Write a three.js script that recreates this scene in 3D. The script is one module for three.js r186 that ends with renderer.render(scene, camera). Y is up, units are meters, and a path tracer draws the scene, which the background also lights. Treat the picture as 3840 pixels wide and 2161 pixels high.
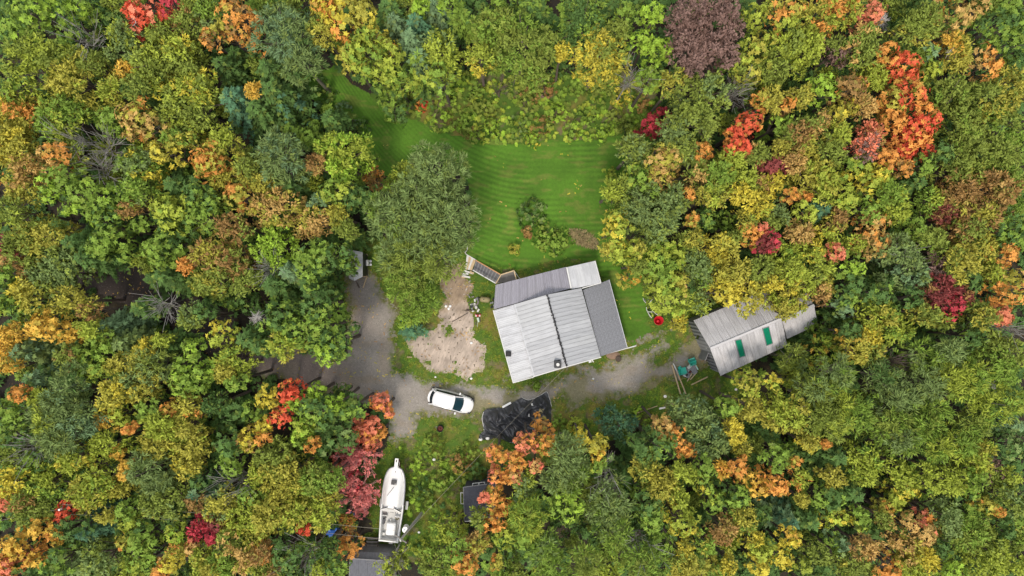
import * as THREE from 'three';
import { mergeGeometries, mergeVertices } from 'three/addons/utils/BufferGeometryUtils.js';
import { RoundedBoxGeometry } from 'three/addons/geometries/RoundedBoxGeometry.js';

// ---------------------------------------------------------------- camera, sky, sun, exposure
const CAM_H = 68;                      // drone height, looking straight down
const scene = new THREE.Scene();
const camera = new THREE.PerspectiveCamera(2 * Math.atan(28.14 / CAM_H) * 180 / Math.PI, 1024 / 576, 0.5, 4000);
camera.position.set(0, CAM_H, 0);
camera.up.set(0, 0, -1);
camera.lookAt(0, 0, 0);
const renderer = new THREE.WebGLRenderer({ antialias: true });
renderer.toneMapping = THREE.LinearToneMapping;
renderer.toneMappingExposure = 1.38;
renderer.shadowMap.enabled = true;
const SUN_DIR = new THREE.Vector3(-0.13, 0.89, 0.42).normalize();
{ // thin bright overcast: an even cloud sheet, brighter round the veiled sun and overhead
  const w = 128, h = 64, d = new Float32Array(w * h * 4);
  for (let j = 0; j < h; j++) for (let i = 0; i < w; i++) {
    const lat = ((j + 0.5) / h - 0.5) * Math.PI, lon = ((i + 0.5) / w - 0.5) * 2 * Math.PI;
    const v = new THREE.Vector3(Math.cos(lat) * Math.cos(lon), Math.sin(lat), Math.cos(lat) * Math.sin(lon));
    const up = Math.max(0, v.y), s = Math.max(0, v.dot(SUN_DIR));
    const L = 0.62 * (1 + 2 * up) / 3 * 1.42 + 0.35 * Math.pow(s, 6);
    const k = v.y < 0 ? 0.35 : 1, o = (j * w + i) * 4;
    d[o] = L * 0.97 * k; d[o + 1] = L * k; d[o + 2] = L * 1.05 * k; d[o + 3] = 1;
  }
  const sky = new THREE.DataTexture(d, w, h, THREE.RGBAFormat, THREE.FloatType);
  sky.mapping = THREE.EquirectangularReflectionMapping; sky.magFilter = THREE.LinearFilter; sky.needsUpdate = true;
  scene.background = sky; scene.environment = sky;
}
const sun = new THREE.DirectionalLight(0xfff1e0, 1.5);
sun.position.copy(SUN_DIR).multiplyScalar(120);
sun.castShadow = true; sun.shadow.radius = 20; sun.shadow.mapSize.set(4096, 4096);
Object.assign(sun.shadow.camera, { left: -75, right: 75, top: 60, bottom: -60, near: 10, far: 260 });
scene.add(sun);

// ---------------------------------------------------------------- helpers
let seed = 7;
function setSeed(s) { seed = s >>> 0; }
function rnd() { seed = (seed + 0x6D2B79F5) >>> 0; let t = seed; t = Math.imul(t ^ (t >>> 15), t | 1); t ^= t + Math.imul(t ^ (t >>> 7), t | 61); return ((t ^ (t >>> 14)) >>> 0) / 4294967296; }
const rr = (a, b) => a + (b - a) * rnd();
const V = (x, y, z) => new THREE.Vector3(x, y, z);
const clamp = (x, a = 0, b = 1) => Math.min(b, Math.max(a, x));
const mix = (a, b, t) => a + (b - a) * t;
const sstep = (a, b, x) => { const t = clamp((x - a) / (b - a)); return t * t * (3 - 2 * t); };
function hash(i, j, s) { let h = Math.imul(i | 0, 374761393) ^ Math.imul(j | 0, 668265263) ^ Math.imul(s | 0, 974711); h = Math.imul(h ^ (h >>> 13), 1274126177); return ((h ^ (h >>> 16)) >>> 0) / 4294967296; }
function vn(x, y, s = 0) { const i = Math.floor(x), j = Math.floor(y); let f = x - i, g = y - j; f = f * f * (3 - 2 * f); g = g * g * (3 - 2 * g);
  return mix(mix(hash(i, j, s), hash(i + 1, j, s), f), mix(hash(i, j + 1, s), hash(i + 1, j + 1, s), f), g); }
function fbm(x, y, s = 0, o = 4) { let a = 0, w = 0.5, t = 0; for (let k = 0; k < o; k++) { a += w * vn(x, y, s + k * 17); t += w; x = x * 2.03 + 11.3; y = y * 2.03 + 5.7; w *= 0.5; } return a / t; }
const lin = (c) => { c /= 255; return c <= 0.04045 ? c / 12.92 : Math.pow((c + 0.055) / 1.055, 2.4); };
const enc = (c) => 255 * (c <= 0.0031308 ? 12.92 * c : 1.055 * Math.pow(c, 1 / 2.4) - 0.055);
// a pixel of the survey (3840 wide, 38.4 px per metre on the ground) as a place at a height
function P(px, py, h = 0) { const k = (1 - h / CAM_H) / 38.4; return V((px - 1920) * k, h, (py - 1080.5) * k); }
const crop = (x0, y0, s) => (u, v, h = 0) => P(x0 + u * s, y0 + v * s, h);
const D = (x, y) => { const p = P(x * 1.4907, y * 1.4907, 0); return [p.x, p.z]; };    // quick-look units (2576 wide)
const used = {};
function numbered(n) { used[n] = (used[n] ?? -1) + 1; return used[n] ? n + '_' + String(used[n]).padStart(3, '0') : n; }
function shadows(m) { m.castShadow = true; m.receiveShadow = true; return m; }
function thing(name, label, category, pos = [0, 0, 0], turn = 0, group) {
  const o = new THREE.Group(); o.name = numbered(name); o.position.set(...pos); o.rotation.y = turn; scene.add(o);
  o.userData = { label, category }; if (group) o.userData.group = group; o.updateMatrixWorld(true); return o;
}
function part(parent, name, geos, mat, extra) {            // geometry in the parent's own axes
  const g = Array.isArray(geos) ? merge(geos) : geos; const m = shadows(new THREE.Mesh(g, mat)); m.name = name; parent.add(m);
  if (extra) Object.assign(m.userData, extra); return m;
}
function wpart(root, name, geos, mat, extra) {              // geometry in world axes, stored in the thing's axes
  const g = Array.isArray(geos) ? merge(geos) : geos; g.applyMatrix4(root.matrixWorld.clone().invert()); return part(root, name, g, mat, extra);
}
function single(name, geos, mat, label, category, group) {
  const g = Array.isArray(geos) ? merge(geos) : geos; g.computeBoundingBox(); const c = g.boundingBox.getCenter(V(0, 0, 0)); c.y = g.boundingBox.min.y; g.translate(-c.x, -c.y, -c.z);
  const m = shadows(new THREE.Mesh(g, mat)); m.name = numbered(name); m.position.copy(c); scene.add(m); m.userData = { label, category }; if (group) m.userData.group = group; return m;
}
function merge(list) {
  const gs = list.map(g => { const q = g.index ? g.toNonIndexed() : g; for (const k of Object.keys(q.attributes)) if (!['position', 'normal', 'uv'].includes(k)) q.deleteAttribute(k);
    if (!q.attributes.normal) q.computeVertexNormals(); if (!q.attributes.uv) q.setAttribute('uv', new THREE.BufferAttribute(new Float32Array(q.attributes.position.count * 2), 2)); return q; });
  return gs.length === 1 ? gs[0] : mergeGeometries(gs);
}
function tris(pts, uvs) {                                   // flat list of Vector3, three per face
  const a = new Float32Array(pts.length * 3); pts.forEach((p, i) => p.toArray(a, i * 3));
  const g = new THREE.BufferGeometry(); g.setAttribute('position', new THREE.BufferAttribute(a, 3));
  const b = new Float32Array(pts.length * 2); if (uvs) uvs.forEach((q, i) => { b[2 * i] = q[0]; b[2 * i + 1] = q[1]; }); else pts.forEach((p, i) => { b[2 * i] = p.x; b[2 * i + 1] = p.z; });
  g.setAttribute('uv', new THREE.BufferAttribute(b, 2)); return outward(g);
}
function outward(g) {                                        // turn every face to the outside (or upward, for an open sheet)
  g.computeVertexNormals(); const p = g.attributes.position, n = g.attributes.normal, c = V(0, 0, 0); for (let i = 0; i < p.count; i++) c.add(V(p.getX(i), p.getY(i), p.getZ(i))); c.multiplyScalar(1 / p.count);
  let s = 0, u = 0; for (let i = 0; i < p.count; i++) { s += n.getX(i) * (p.getX(i) - c.x) + n.getY(i) * (p.getY(i) - c.y) + n.getZ(i) * (p.getZ(i) - c.z); u += n.getY(i); }
  if (Math.abs(u) > 0.5 * p.count ? u < 0 : s < 0) { const ix = g.index; if (ix) { for (let i = 0; i < ix.count; i += 3) { const t = ix.getX(i + 1); ix.setX(i + 1, ix.getX(i + 2)); ix.setX(i + 2, t); } } else for (const k of ['position', 'uv']) { const at = g.attributes[k]; if (at) for (let i = 0; i < p.count; i += 3) for (let q = 0; q < at.itemSize; q++) { const t = at.getComponent(i + 1, q); at.setComponent(i + 1, q, at.getComponent(i + 2, q)); at.setComponent(i + 2, q, t); } } g.computeVertexNormals(); }
  return g;
}
function bar(p, q, w = 0.1, h = w) { const d = q.clone().sub(p), L = d.length(); const g = new THREE.BoxGeometry(w, h, L);
  const m = new THREE.Matrix4().lookAt(q, p, Math.abs(d.y) > 0.99 * L ? V(1, 0, 0) : V(0, 1, 0)); g.applyMatrix4(m); const c = p.clone().add(q).multiplyScalar(0.5); return g.translate(c.x, c.y, c.z); }
function rod(p, q, r0, r1 = r0, n = 8) { const d = q.clone().sub(p), L = d.length(); const g = new THREE.CylinderGeometry(r1, r0, L, n);
  g.applyQuaternion(new THREE.Quaternion().setFromUnitVectors(V(0, 1, 0), d.normalize())); const c = p.clone().add(q).multiplyScalar(0.5); return g.translate(c.x, c.y, c.z); }
const box = (w, h, d, x = 0, y = 0, z = 0, r = 0) => (r ? new RoundedBoxGeometry(w, h, d, 2, r) : new THREE.BoxGeometry(w, h, d)).translate(x, y, z);
function tube(pts, r, n = 6, seg = 0) { return new THREE.TubeGeometry(new THREE.CatmullRomCurve3(pts), seg || pts.length * 6, r, n, false); }
function prism(tops, y0 = 0) {                              // vertical walls under a loop of roof points, capped
  const f = []; const n = tops.length; const c = V(0, 0, 0); tops.forEach(t => c.add(t)); c.multiplyScalar(1 / n);
  for (let i = 0; i < n; i++) { const a = tops[i], b = tops[(i + 1) % n], a0 = V(a.x, y0, a.z), b0 = V(b.x, y0, b.z); f.push(a, b, b0, a, b0, a0, c, b, a); }
  return tris(f);
}
function mat(r, g, b, rough = 0.85, o = {}) { const m = new THREE.MeshStandardMaterial({ roughness: rough, metalness: 0, side: THREE.DoubleSide, ...o }); m.color.setRGB(r, g, b); return m; }
function tex(w, h, fn, srgb = true) {
  const d = new Uint8Array(w * h * 4); for (let j = 0; j < h; j++) for (let i = 0; i < w; i++) { const c = fn(i, j), o = (j * w + i) * 4;
    for (let k = 0; k < 3; k++) d[o + k] = clamp(srgb ? enc(clamp(c[k])) : c[k] * 255, 0, 255); d[o + 3] = 255; }
  const t = new THREE.DataTexture(d, w, h); t.magFilter = THREE.LinearFilter; t.minFilter = THREE.LinearMipmapLinearFilter; t.generateMipmaps = true; t.wrapS = t.wrapT = THREE.RepeatWrapping;
  if (srgb) t.colorSpace = THREE.SRGBColorSpace; t.needsUpdate = true; return t;
}
const grain = tex(256, 256, (i, j) => { const v = 0.5 * hash(i, j, 3) + 0.5 * vn(i / 5, j / 5, 9); return [v, v, v]; }, false);
grain.repeat.set(0.5, 0.5);
function noisy(c, amt, sx, sy, s, rough = 0.8, o = {}) {     // grained material, uv in metres, one tile = 4 m
  const t = tex(256, 256, (i, j) => { const n = mix(fbm(i / 256 * 4 * sx, j / 256 * 4 * sy, s, 5), hash(i, j, s), 0.25); const k = 1 + amt * (n - 0.5) * 2; return [c[0] * k, c[1] * k, c[2] * k]; });
  t.repeat.set(0.25, 0.25); return new THREE.MeshStandardMaterial({ map: t, roughness: rough, side: THREE.DoubleSide, ...o });
}

// ---------------------------------------------------------------- the ground
function inPoly(poly, x, z) { let c = false; for (let i = 0, j = poly.length - 1; i < poly.length; j = i++) { const [xi, zi] = poly[i], [xj, zj] = poly[j]; if ((zi > z) !== (zj > z) && x < (xj - xi) * (z - zi) / (zj - zi) + xi) c = !c; } return c; }
const polyD = (...a) => a.map(([x, y]) => D(x, y));
const LAWN = polyD([765, 190], [840, 165], [895, 215], [955, 262], [1000, 287], [1050, 308], [1120, 336], [1220, 356], [1330, 362], [1450, 352], [1560, 342], [1650, 346], [1660, 420], [1590, 480], [1570, 600], [1600, 680], [1625, 760], [1640, 830], [1600, 880], [1560, 840], [1500, 655], [1430, 645], [1300, 685], [1180, 650], [1180, 560], [1180, 470], [1130, 410], [1060, 400], [1000, 450], [930, 450], [915, 350], [840, 290], [775, 240]);
const YARD = polyD([880, 590], [1180, 600], [1560, 600], [1640, 640], [1760, 760], [1810, 880], [1890, 930], [1910, 1010], [1700, 1060], [1560, 1090], [1450, 1150], [1260, 1190], [1170, 1230], [1160, 1340], [1080, 1420], [930, 1410], [925, 1210], [980, 1080], [1000, 960], [870, 820], [860, 700]);
const MEADOW = polyD([990, 190], [1240, 175], [1660, 180], [1670, 340], [1560, 350], [1330, 370], [1120, 345], [1000, 290], [930, 250]);
const CHIPS = polyD([1158, 662], [1191, 725], [1177, 748], [1176, 776], [1194, 800], [1190, 848], [1218, 872], [1218, 930], [1183, 936], [1174, 954], [1158, 948], [1122, 936], [1076, 932], [1050, 900], [1030, 878], [1022, 856], [1058, 836], [1088, 838], [1112, 808], [1100, 790], [1118, 748], [1102, 726], [1116, 680], [1130, 662]);
const DRIVE = [[235, 690, 400, 745, 45], [400, 745, 520, 830, 46], [520, 830, 640, 895, 50], [640, 895, 760, 925, 50], [760, 925, 900, 950, 52], [900, 950, 1020, 1000, 60], [1020, 1000, 1180, 1010, 46], [1180, 1010, 1300, 1005, 40], [1300, 1005, 1450, 984, 47], [1450, 984, 1600, 946, 47], [1600, 940, 1765, 880, 46], [1290, 960, 1480, 925, 20], [1560, 905, 1700, 870, 42], [930, 930, 935, 800, 62], [935, 800, 912, 715, 46], [1000, 1000, 1015, 1070, 38], [1015, 1070, 1000, 1110, 18]].map(([a, b, c, d, r]) => [...D(a, b), ...D(c, d), r / 25.76]);
function segD(x, z, [a, b, c, d]) { const ux = c - a, uz = d - b, t = clamp(((x - a) * ux + (z - b) * uz) / (ux * ux + uz * uz + 1e-9)); return Math.hypot(x - a - t * ux, z - b - t * uz); }
const warp = (x, z, a, f, s) => [x + a * (fbm(x * f, z * f, s, 3) - 0.5) * 2, z + a * (fbm(x * f + 40, z * f + 9, s + 5, 3) - 0.5) * 2];
const inW = (poly, x, z, a = 0.5) => { const [p, q] = warp(x, z, a, 0.9, 31); return inPoly(poly, p, q); };
const GAPS = [[1290, 968, 1350, 950, 16], [1500, 905, 1590, 872, 14], [1345, 955, 1440, 930, 10], [1318, 1052, 1330, 1110, 22], [1690, 850, 1740, 830, 18], [1600, 888, 1660, 855, 9], [1410, 1015, 1420, 1060, 16], [1660, 905, 1700, 880, 12]].map(([a, b, c, d, r]) => [...D(a, b), ...D(c, d), r / 25.76]);
let driveD = 0;
function onDrive(x, z) {
  const [p, q] = warp(x, z, 0.45, 0.8, 51); let d = 9; for (const s of DRIVE) d = Math.min(d, segD(p, q, s) - s[4]);
  for (const s of GAPS) d = Math.max(d, s[4] - segD(p, q, s) - 0.1);
  d += (vn(x * 4, z * 4, 71) - 0.5) * 0.35; if (x > 2) d += 0.12 * Math.max(0, fbm(x * 0.55, z * 0.55, 77) - 0.5) * 4; driveD = d; return d < 0;
}
const onChips = (x, z) => inW(CHIPS, x + 0.25 * (vn(x * 4, z * 4, 91) - 0.5), z + 0.25 * (vn(x * 4, z * 4, 93) - 0.5), 0.3) && !(fbm(x * 1.1, z * 1.1, 15, 3) > 0.74 && z > 3) && vn(x * 5, z * 5, 19) > 0.02;
const BUILT = [polyD([1225, 650], [1520, 640], [1600, 870], [1290, 975]), polyD([1735, 800], [1850, 730], [2030, 690], [2080, 830], [1800, 960]), polyD([860, 620], [940, 620], [940, 730], [860, 730]), polyD([1145, 1200], [1310, 1190], [1310, 1330], [1145, 1330]), polyD([870, 1370], [1010, 1370], [1010, 1450], [870, 1450])];
const onLawn = (x, z) => inW(LAWN, x, z, 0.4);
const GX = 64, GZ = 36;
{ // one sheet, leaf-strewn forest floor with rough grass where the clearing lies
  const W = 2048, H = 1152;
  const t = tex(W, H, (i, j) => {
    const x = (i / W - 0.5) * 2 * GX, z = (0.5 - j / H) * 2 * GZ;
    const n = fbm(x * 0.6, z * 0.6, 3, 4), f = hash(i, j, 8), m = vn(x * 3.2, z * 3.2, 4);
    let r = 0.03 + 0.03 * (n - 0.5) + 0.02 * (f - 0.5), g = 0.025 + 0.028 * (n - 0.5) + 0.015 * (f - 0.5), b = 0.016 + 0.012 * (n - 0.5);
    if (f > 0.95) { r = 0.12 * m + 0.05; g = 0.07 * m + 0.03; b = 0.02; }
    const yard = inW(YARD, x, z, 0.9), mead = inW(MEADOW, x, z, 0.9);
    if (yard || mead || onLawn(x, z)) {
      const a = fbm(x * 0.35, z * 0.35, 21, 4), c = fbm(x * 1.3, z * 1.3, 23, 3), sp = 0.75 + 0.5 * (0.6 * f + 0.4 * m);
      const dry = sstep(0.5, 0.72, a * 0.6 + c * 0.4 + (z > 12 && x > 3 ? 0.05 : 0) - (z > 14 && x < -4 ? 0.03 : 0));
      r = mix(0.078, 0.21, dry) * sp; g = mix(0.15, 0.175, dry) * sp; b = mix(0.016, 0.04, dry) * sp;
      const soil = sstep(0.62, 0.72, fbm(x * 0.8, z * 0.8, 29, 3)); r = mix(r, 0.19 * sp, soil * 0.7); g = mix(g, 0.145 * sp, soil * 0.7); b = mix(b, 0.085 * sp, soil * 0.7);
    }
    return [r, g, b];
  });
  t.wrapS = t.wrapT = THREE.MirroredRepeatWrapping;
  const S = 900, g = new THREE.PlaneGeometry(2 * S, 2 * S, 24, 24); g.rotateX(-Math.PI / 2);
  const p = g.attributes.position, uv = g.attributes.uv; for (let i = 0; i < p.count; i++) uv.setXY(i, p.getX(i) / (2 * GX) + 0.5, 0.5 - p.getZ(i) / (2 * GZ));
  const m = new THREE.Mesh(g, new THREE.MeshStandardMaterial({ map: t, roughness: 0.95 })); m.name = 'ground'; m.receiveShadow = true; m.userData = { kind: 'structure', label: 'leaf-strewn forest floor and rough grass of the clearing' }; scene.add(m);
}
function sheet(name, test, x0, x1, z0, z1, cell, y, px, colour, label) {
  const nx = Math.round((x1 - x0) / cell), nz = Math.round((z1 - z0) / cell), id = new Map(), pos = [], uv = [], idx = [];
  const vtx = (i, j) => { const k = i * 5000 + j; if (!id.has(k)) { id.set(k, pos.length / 3); pos.push(x0 + i * cell, y, z0 + j * cell); uv.push(i / nx, 1 - j / nz); } return id.get(k); };
  for (let j = 0; j < nz; j++) for (let i = 0; i < nx; i++) if (test(x0 + (i + 0.5) * cell, z0 + (j + 0.5) * cell)) { const a = vtx(i, j), b = vtx(i + 1, j), c = vtx(i + 1, j + 1), d = vtx(i, j + 1); idx.push(a, d, b, b, d, c); }
  const g = new THREE.BufferGeometry(); g.setAttribute('position', new THREE.Float32BufferAttribute(pos, 3)); g.setAttribute('uv', new THREE.Float32BufferAttribute(uv, 2)); g.setIndex(idx); g.computeVertexNormals();
  const W = Math.min(2048, Math.round((x1 - x0) * px)), H = Math.min(2048, Math.round((z1 - z0) * px));
  const t = tex(W, H, (i, j) => colour(x0 + (i + 0.5) / W * (x1 - x0), z1 - (j + 0.5) / H * (z1 - z0), hash(i, j, 5)));
  const m = new THREE.Mesh(g, new THREE.MeshStandardMaterial({ map: t, roughness: 0.95 })); m.name = name; m.receiveShadow = true; m.userData = { kind: 'structure', label }; scene.add(m); return m;
}
sheet('lawn', onLawn, -21, 16, -23, 8, 0.14, 0.004, 22, (x, z, f) => {
  const phi = z + (x < 2 ? (x - 2) * (x - 2) / 24 : (x - 2) * (x - 2) / 260) + 0.22 * (fbm(x * 0.35, z * 0.5, 41, 3) - 0.5);
  const edge = z < 1 ? 1 : sstep(5, 1, z), ph = (phi / 0.52) % 1, row = edge * (Math.abs(((ph + 1) % 1) - 0.5) * 4 - 1) * (0.03 + 0.16 * sstep(0.3, 0.7, fbm(x * 0.3, z * 0.5, 57, 3)));  // mowing bands: light and dark of bent blades put into the colour
  const n = fbm(x * 0.5, z * 0.5, 43, 4), c = vn(x * 6, z * 6, 45), s = (0.8 + 0.4 * (0.55 * f + 0.45 * c)) * (1 + row) * (0.72 + 0.56 * n);
  const dry = sstep(0.55, 0.75, fbm(x * 0.9, z * 2.2, 47, 3)) * 0.6 + (f > 0.985 ? 0.3 : 0);
  return [mix(0.082, 0.165, dry) * s, mix(0.192, 0.2, dry) * s, mix(0.014, 0.036, dry) * s];
}, 'mown green lawn with curving mowing rows north of the house');
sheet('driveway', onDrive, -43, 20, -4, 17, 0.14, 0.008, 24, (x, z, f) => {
  const dirt = sstep(-11, -19, x + 2.5 * (fbm(x * 0.4, z * 0.4, 61, 3) - 0.5) * 2), n = fbm(x * 1.1, z * 1.1, 63, 4), c = vn(x * 7, z * 7, 65), s = 0.72 + 0.56 * (0.5 * f + 0.3 * c + 0.2 * n);
  let r = mix(0.30, 0.21, dirt) * s, g = mix(0.275, 0.175, dirt) * s, b = mix(0.245, 0.16, dirt) * s;
  const br = sstep(0.5, 0.7, fbm(x * 0.5, z * 0.9, 67, 4)) * 0.6; r = mix(r, 0.28 * s, br); g = mix(g, 0.235 * s, br); b = mix(b, 0.18 * s, br);
  if (x > -8) { const gr = sstep(0.5, 0.64, fbm(x * 0.45, z * 0.75, 69, 4)) * 0.65; r = mix(r, 0.21 * s, gr); g = mix(g, 0.19 * s, gr); b = mix(b, 0.07 * s, gr); }
  { onDrive(x, z); const e = sstep(-1.0, 0.1, driveD + 1.2 * (fbm(x * 1.5, z * 1.5, 73, 4) - 0.5)) * (0.35 + 0.65 * (c > 0.42 ? 1 : 0)); const gn = fbm(x * 0.5, z * 0.5, 75, 3); r = mix(r, mix(0.075, 0.15, gn) * s, e); g = mix(g, 0.135 * s, e); b = mix(b, 0.025 * s, e); const w = sstep(-23, -27, x); r = mix(r, 0.06 * s, w); g = mix(g, 0.048 * s, w); b = mix(b, 0.043 * s, w); }  // grassy edges; the far west end has tree shade painted into its colour
  if (f > 0.988) { r += 0.2; g += 0.19; b += 0.17; } if (f < 0.012) { r *= 0.5; g *= 0.5; b *= 0.5; }
  return [r, g, b];
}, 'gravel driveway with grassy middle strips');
sheet('wood_chip_patch', onChips, -11, -2, -3, 10, 0.11, 0.012, 60, (x, z, f) => {
  const a = vn(x * 9 + z * 4, z * 3, 81), n = fbm(x * 1.2, z * 1.2, 83, 3), s = (0.62 + 0.66 * (0.45 * a + 0.35 * f + 0.2 * n)) * (0.62 + 0.76 * fbm(x * 1.4 + 3, z * 1.4, 87, 4)), up = sstep(3.2, 0.5, z + 1.5 * (n - 0.5) * 2);
  let c = [mix(0.47, 0.36, up) * s, mix(0.385, 0.27, up) * s, mix(0.315, 0.185, up) * s]; if (vn(x * 6, z * 6, 85) < 0.1) c = [0.12, 0.1, 0.07]; return c;
}, 'pale wood-chip patch beside the house');

// ---------------------------------------------------------------- buildings
function ray(px, A, B, C) { // where a survey pixel meets the plane of three points
  const o = V(0, CAM_H, 0), d = P(px[0], px[1], 0).sub(o), n = B.clone().sub(A).cross(C.clone().sub(A)); return o.clone().addScaledVector(d, A.clone().sub(o).dot(n) / d.dot(n)); }
const lerp = (a, b, t) => a.clone().lerp(b, t);
function ribbed(A, B, C, Dd, n, h, w, thick = 0.05) {  // a roof sheet: A-B along the eave, Dd-C along the top, n ribs running up the slope
  const nor = B.clone().sub(A).cross(Dd.clone().sub(A)).normalize(); if (nor.y < 0) nor.negate();
  const prof = [[0, 0]]; for (let i = 0; i < n; i++) { const c = (i + 0.5) / n; prof.push([c - w / n, 0], [c - w * 0.5 / n, h], [c + w * 0.5 / n, h], [c + w / n, 0]); } prof.push([1, 0]);
  const f = [], uv = [], L = A.distanceTo(B), S = A.distanceTo(Dd); const q = (a, b, c, d, ua, ub, va = 0, vb = S) => { f.push(a, b, c, a, c, d); uv.push([ua, va], [ub, va], [ub, vb], [ua, va], [ub, vb], [ua, vb]); };
  for (let i = 0; i + 1 < prof.length; i++) { const [s, e] = prof[i], [t, k] = prof[i + 1];
    q(lerp(A, B, s).addScaledVector(nor, e), lerp(A, B, t).addScaledVector(nor, k), lerp(Dd, C, t).addScaledVector(nor, k), lerp(Dd, C, s).addScaledVector(nor, e), s * L, t * L); }
  const dn = (p) => p.clone().addScaledVector(nor, -thick);
  q(dn(A), dn(B), dn(C), dn(Dd), 0, L); q(A, B, dn(B), dn(A), 0, L); q(Dd, C, dn(C), dn(Dd), 0, L); q(A, Dd, dn(Dd), dn(A), 0, S); q(B, C, dn(C), dn(B), 0, S);
  return tris(f, uv);
}
function roofPanels(root, A, B, C, Dd, n, ribs, h, w, mats, name = 'roof_panel') {
  for (let k = 0; k < n; k++) { const s = k / n + 0.0016, e = (k + 1) / n - 0.0016, lift = (k % 2) * 0.008; const up = (p) => p.clone().add(V(0, lift, 0));
    wpart(root, name, ribbed(up(lerp(A, B, s)), up(lerp(A, B, e)), up(lerp(Dd, C, e)), up(lerp(Dd, C, s)), ribs, h, w), mats[Math.floor(rnd() * mats.length)]); }
}
const M = {
  steel: [noisy([0.46, 0.47, 0.485], 0.26, 6, 1.2, 101, 0.5), noisy([0.42, 0.43, 0.45], 0.3, 7, 1.2, 103, 0.5), noisy([0.48, 0.49, 0.51], 0.26, 5, 1.5, 105, 0.48)],
  whiteSteel: [noisy([0.55, 0.56, 0.58], 0.2, 6, 2, 107, 0.5), noisy([0.52, 0.53, 0.555], 0.22, 6, 2, 109, 0.5)],
  mauve: [noisy([0.335, 0.325, 0.37], 0.16, 5, 1.5, 111, 0.55), noisy([0.315, 0.305, 0.35], 0.16, 5, 1.5, 113, 0.55)],
  shingle: noisy([0.215, 0.222, 0.242], 1.0, 40, 40, 115, 0.95), shingle2: noisy([0.205, 0.212, 0.232], 1.0, 40, 40, 116, 0.95),
  barn: [noisy([0.60, 0.59, 0.60], 0.32, 8, 1, 117, 0.5), noisy([0.55, 0.54, 0.55], 0.36, 8, 1, 119, 0.5), noisy([0.63, 0.62, 0.635], 0.3, 8, 1, 121, 0.5)],
  barnWall: noisy([0.34, 0.345, 0.37], 0.25, 6, 2, 123, 0.6), wall: noisy([0.5, 0.5, 0.48], 0.12, 3, 8, 125, 0.8),
  trim: mat(0.72, 0.72, 0.70, 0.6), dark: mat(0.015, 0.015, 0.017, 0.7), black: mat(0.02, 0.021, 0.024, 0.5), glass: mat(0.02, 0.03, 0.035, 0.08), iron: mat(0.06, 0.06, 0.065, 0.55, { metalness: 0.5 }),
  oldWood: noisy([0.23, 0.21, 0.19], 0.35, 2, 12, 127, 0.9), pale: noisy([0.58, 0.44, 0.27], 0.3, 3, 14, 129, 0.85), orangeWood: noisy([0.55, 0.30, 0.14], 0.3, 3, 14, 131, 0.85), deck: noisy([0.16, 0.155, 0.165], 0.45, 10, 10, 133, 0.9),
  grey: noisy([0.25, 0.25, 0.26], 0.3, 5, 5, 135, 0.8), brown: noisy([0.1, 0.075, 0.06], 0.4, 4, 12, 137, 0.9), charcoal: noisy([0.075, 0.077, 0.096], 0.35, 5, 14, 139, 0.75), greyRoof: noisy([0.125, 0.13, 0.15], 0.3, 10, 4, 141, 0.75), greyRoof2: noisy([0.15, 0.155, 0.17], 0.3, 10, 4, 143, 0.75),
  white: mat(0.82, 0.82, 0.81, 0.35), offWhite: mat(0.66, 0.65, 0.62, 0.55), red: mat(0.62, 0.02, 0.03, 0.35), teal: mat(0.03, 0.46, 0.35, 0.4), green: mat(0.005, 0.24, 0.13, 0.4), blue: mat(0.01, 0.10, 0.42, 0.55), tan: noisy([0.33, 0.28, 0.14], 0.25, 4, 4, 145, 0.7), rust: noisy([0.12, 0.03, 0.025], 0.5, 6, 6, 147, 0.9), skin: mat(0.6, 0.4, 0.3),
};
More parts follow.
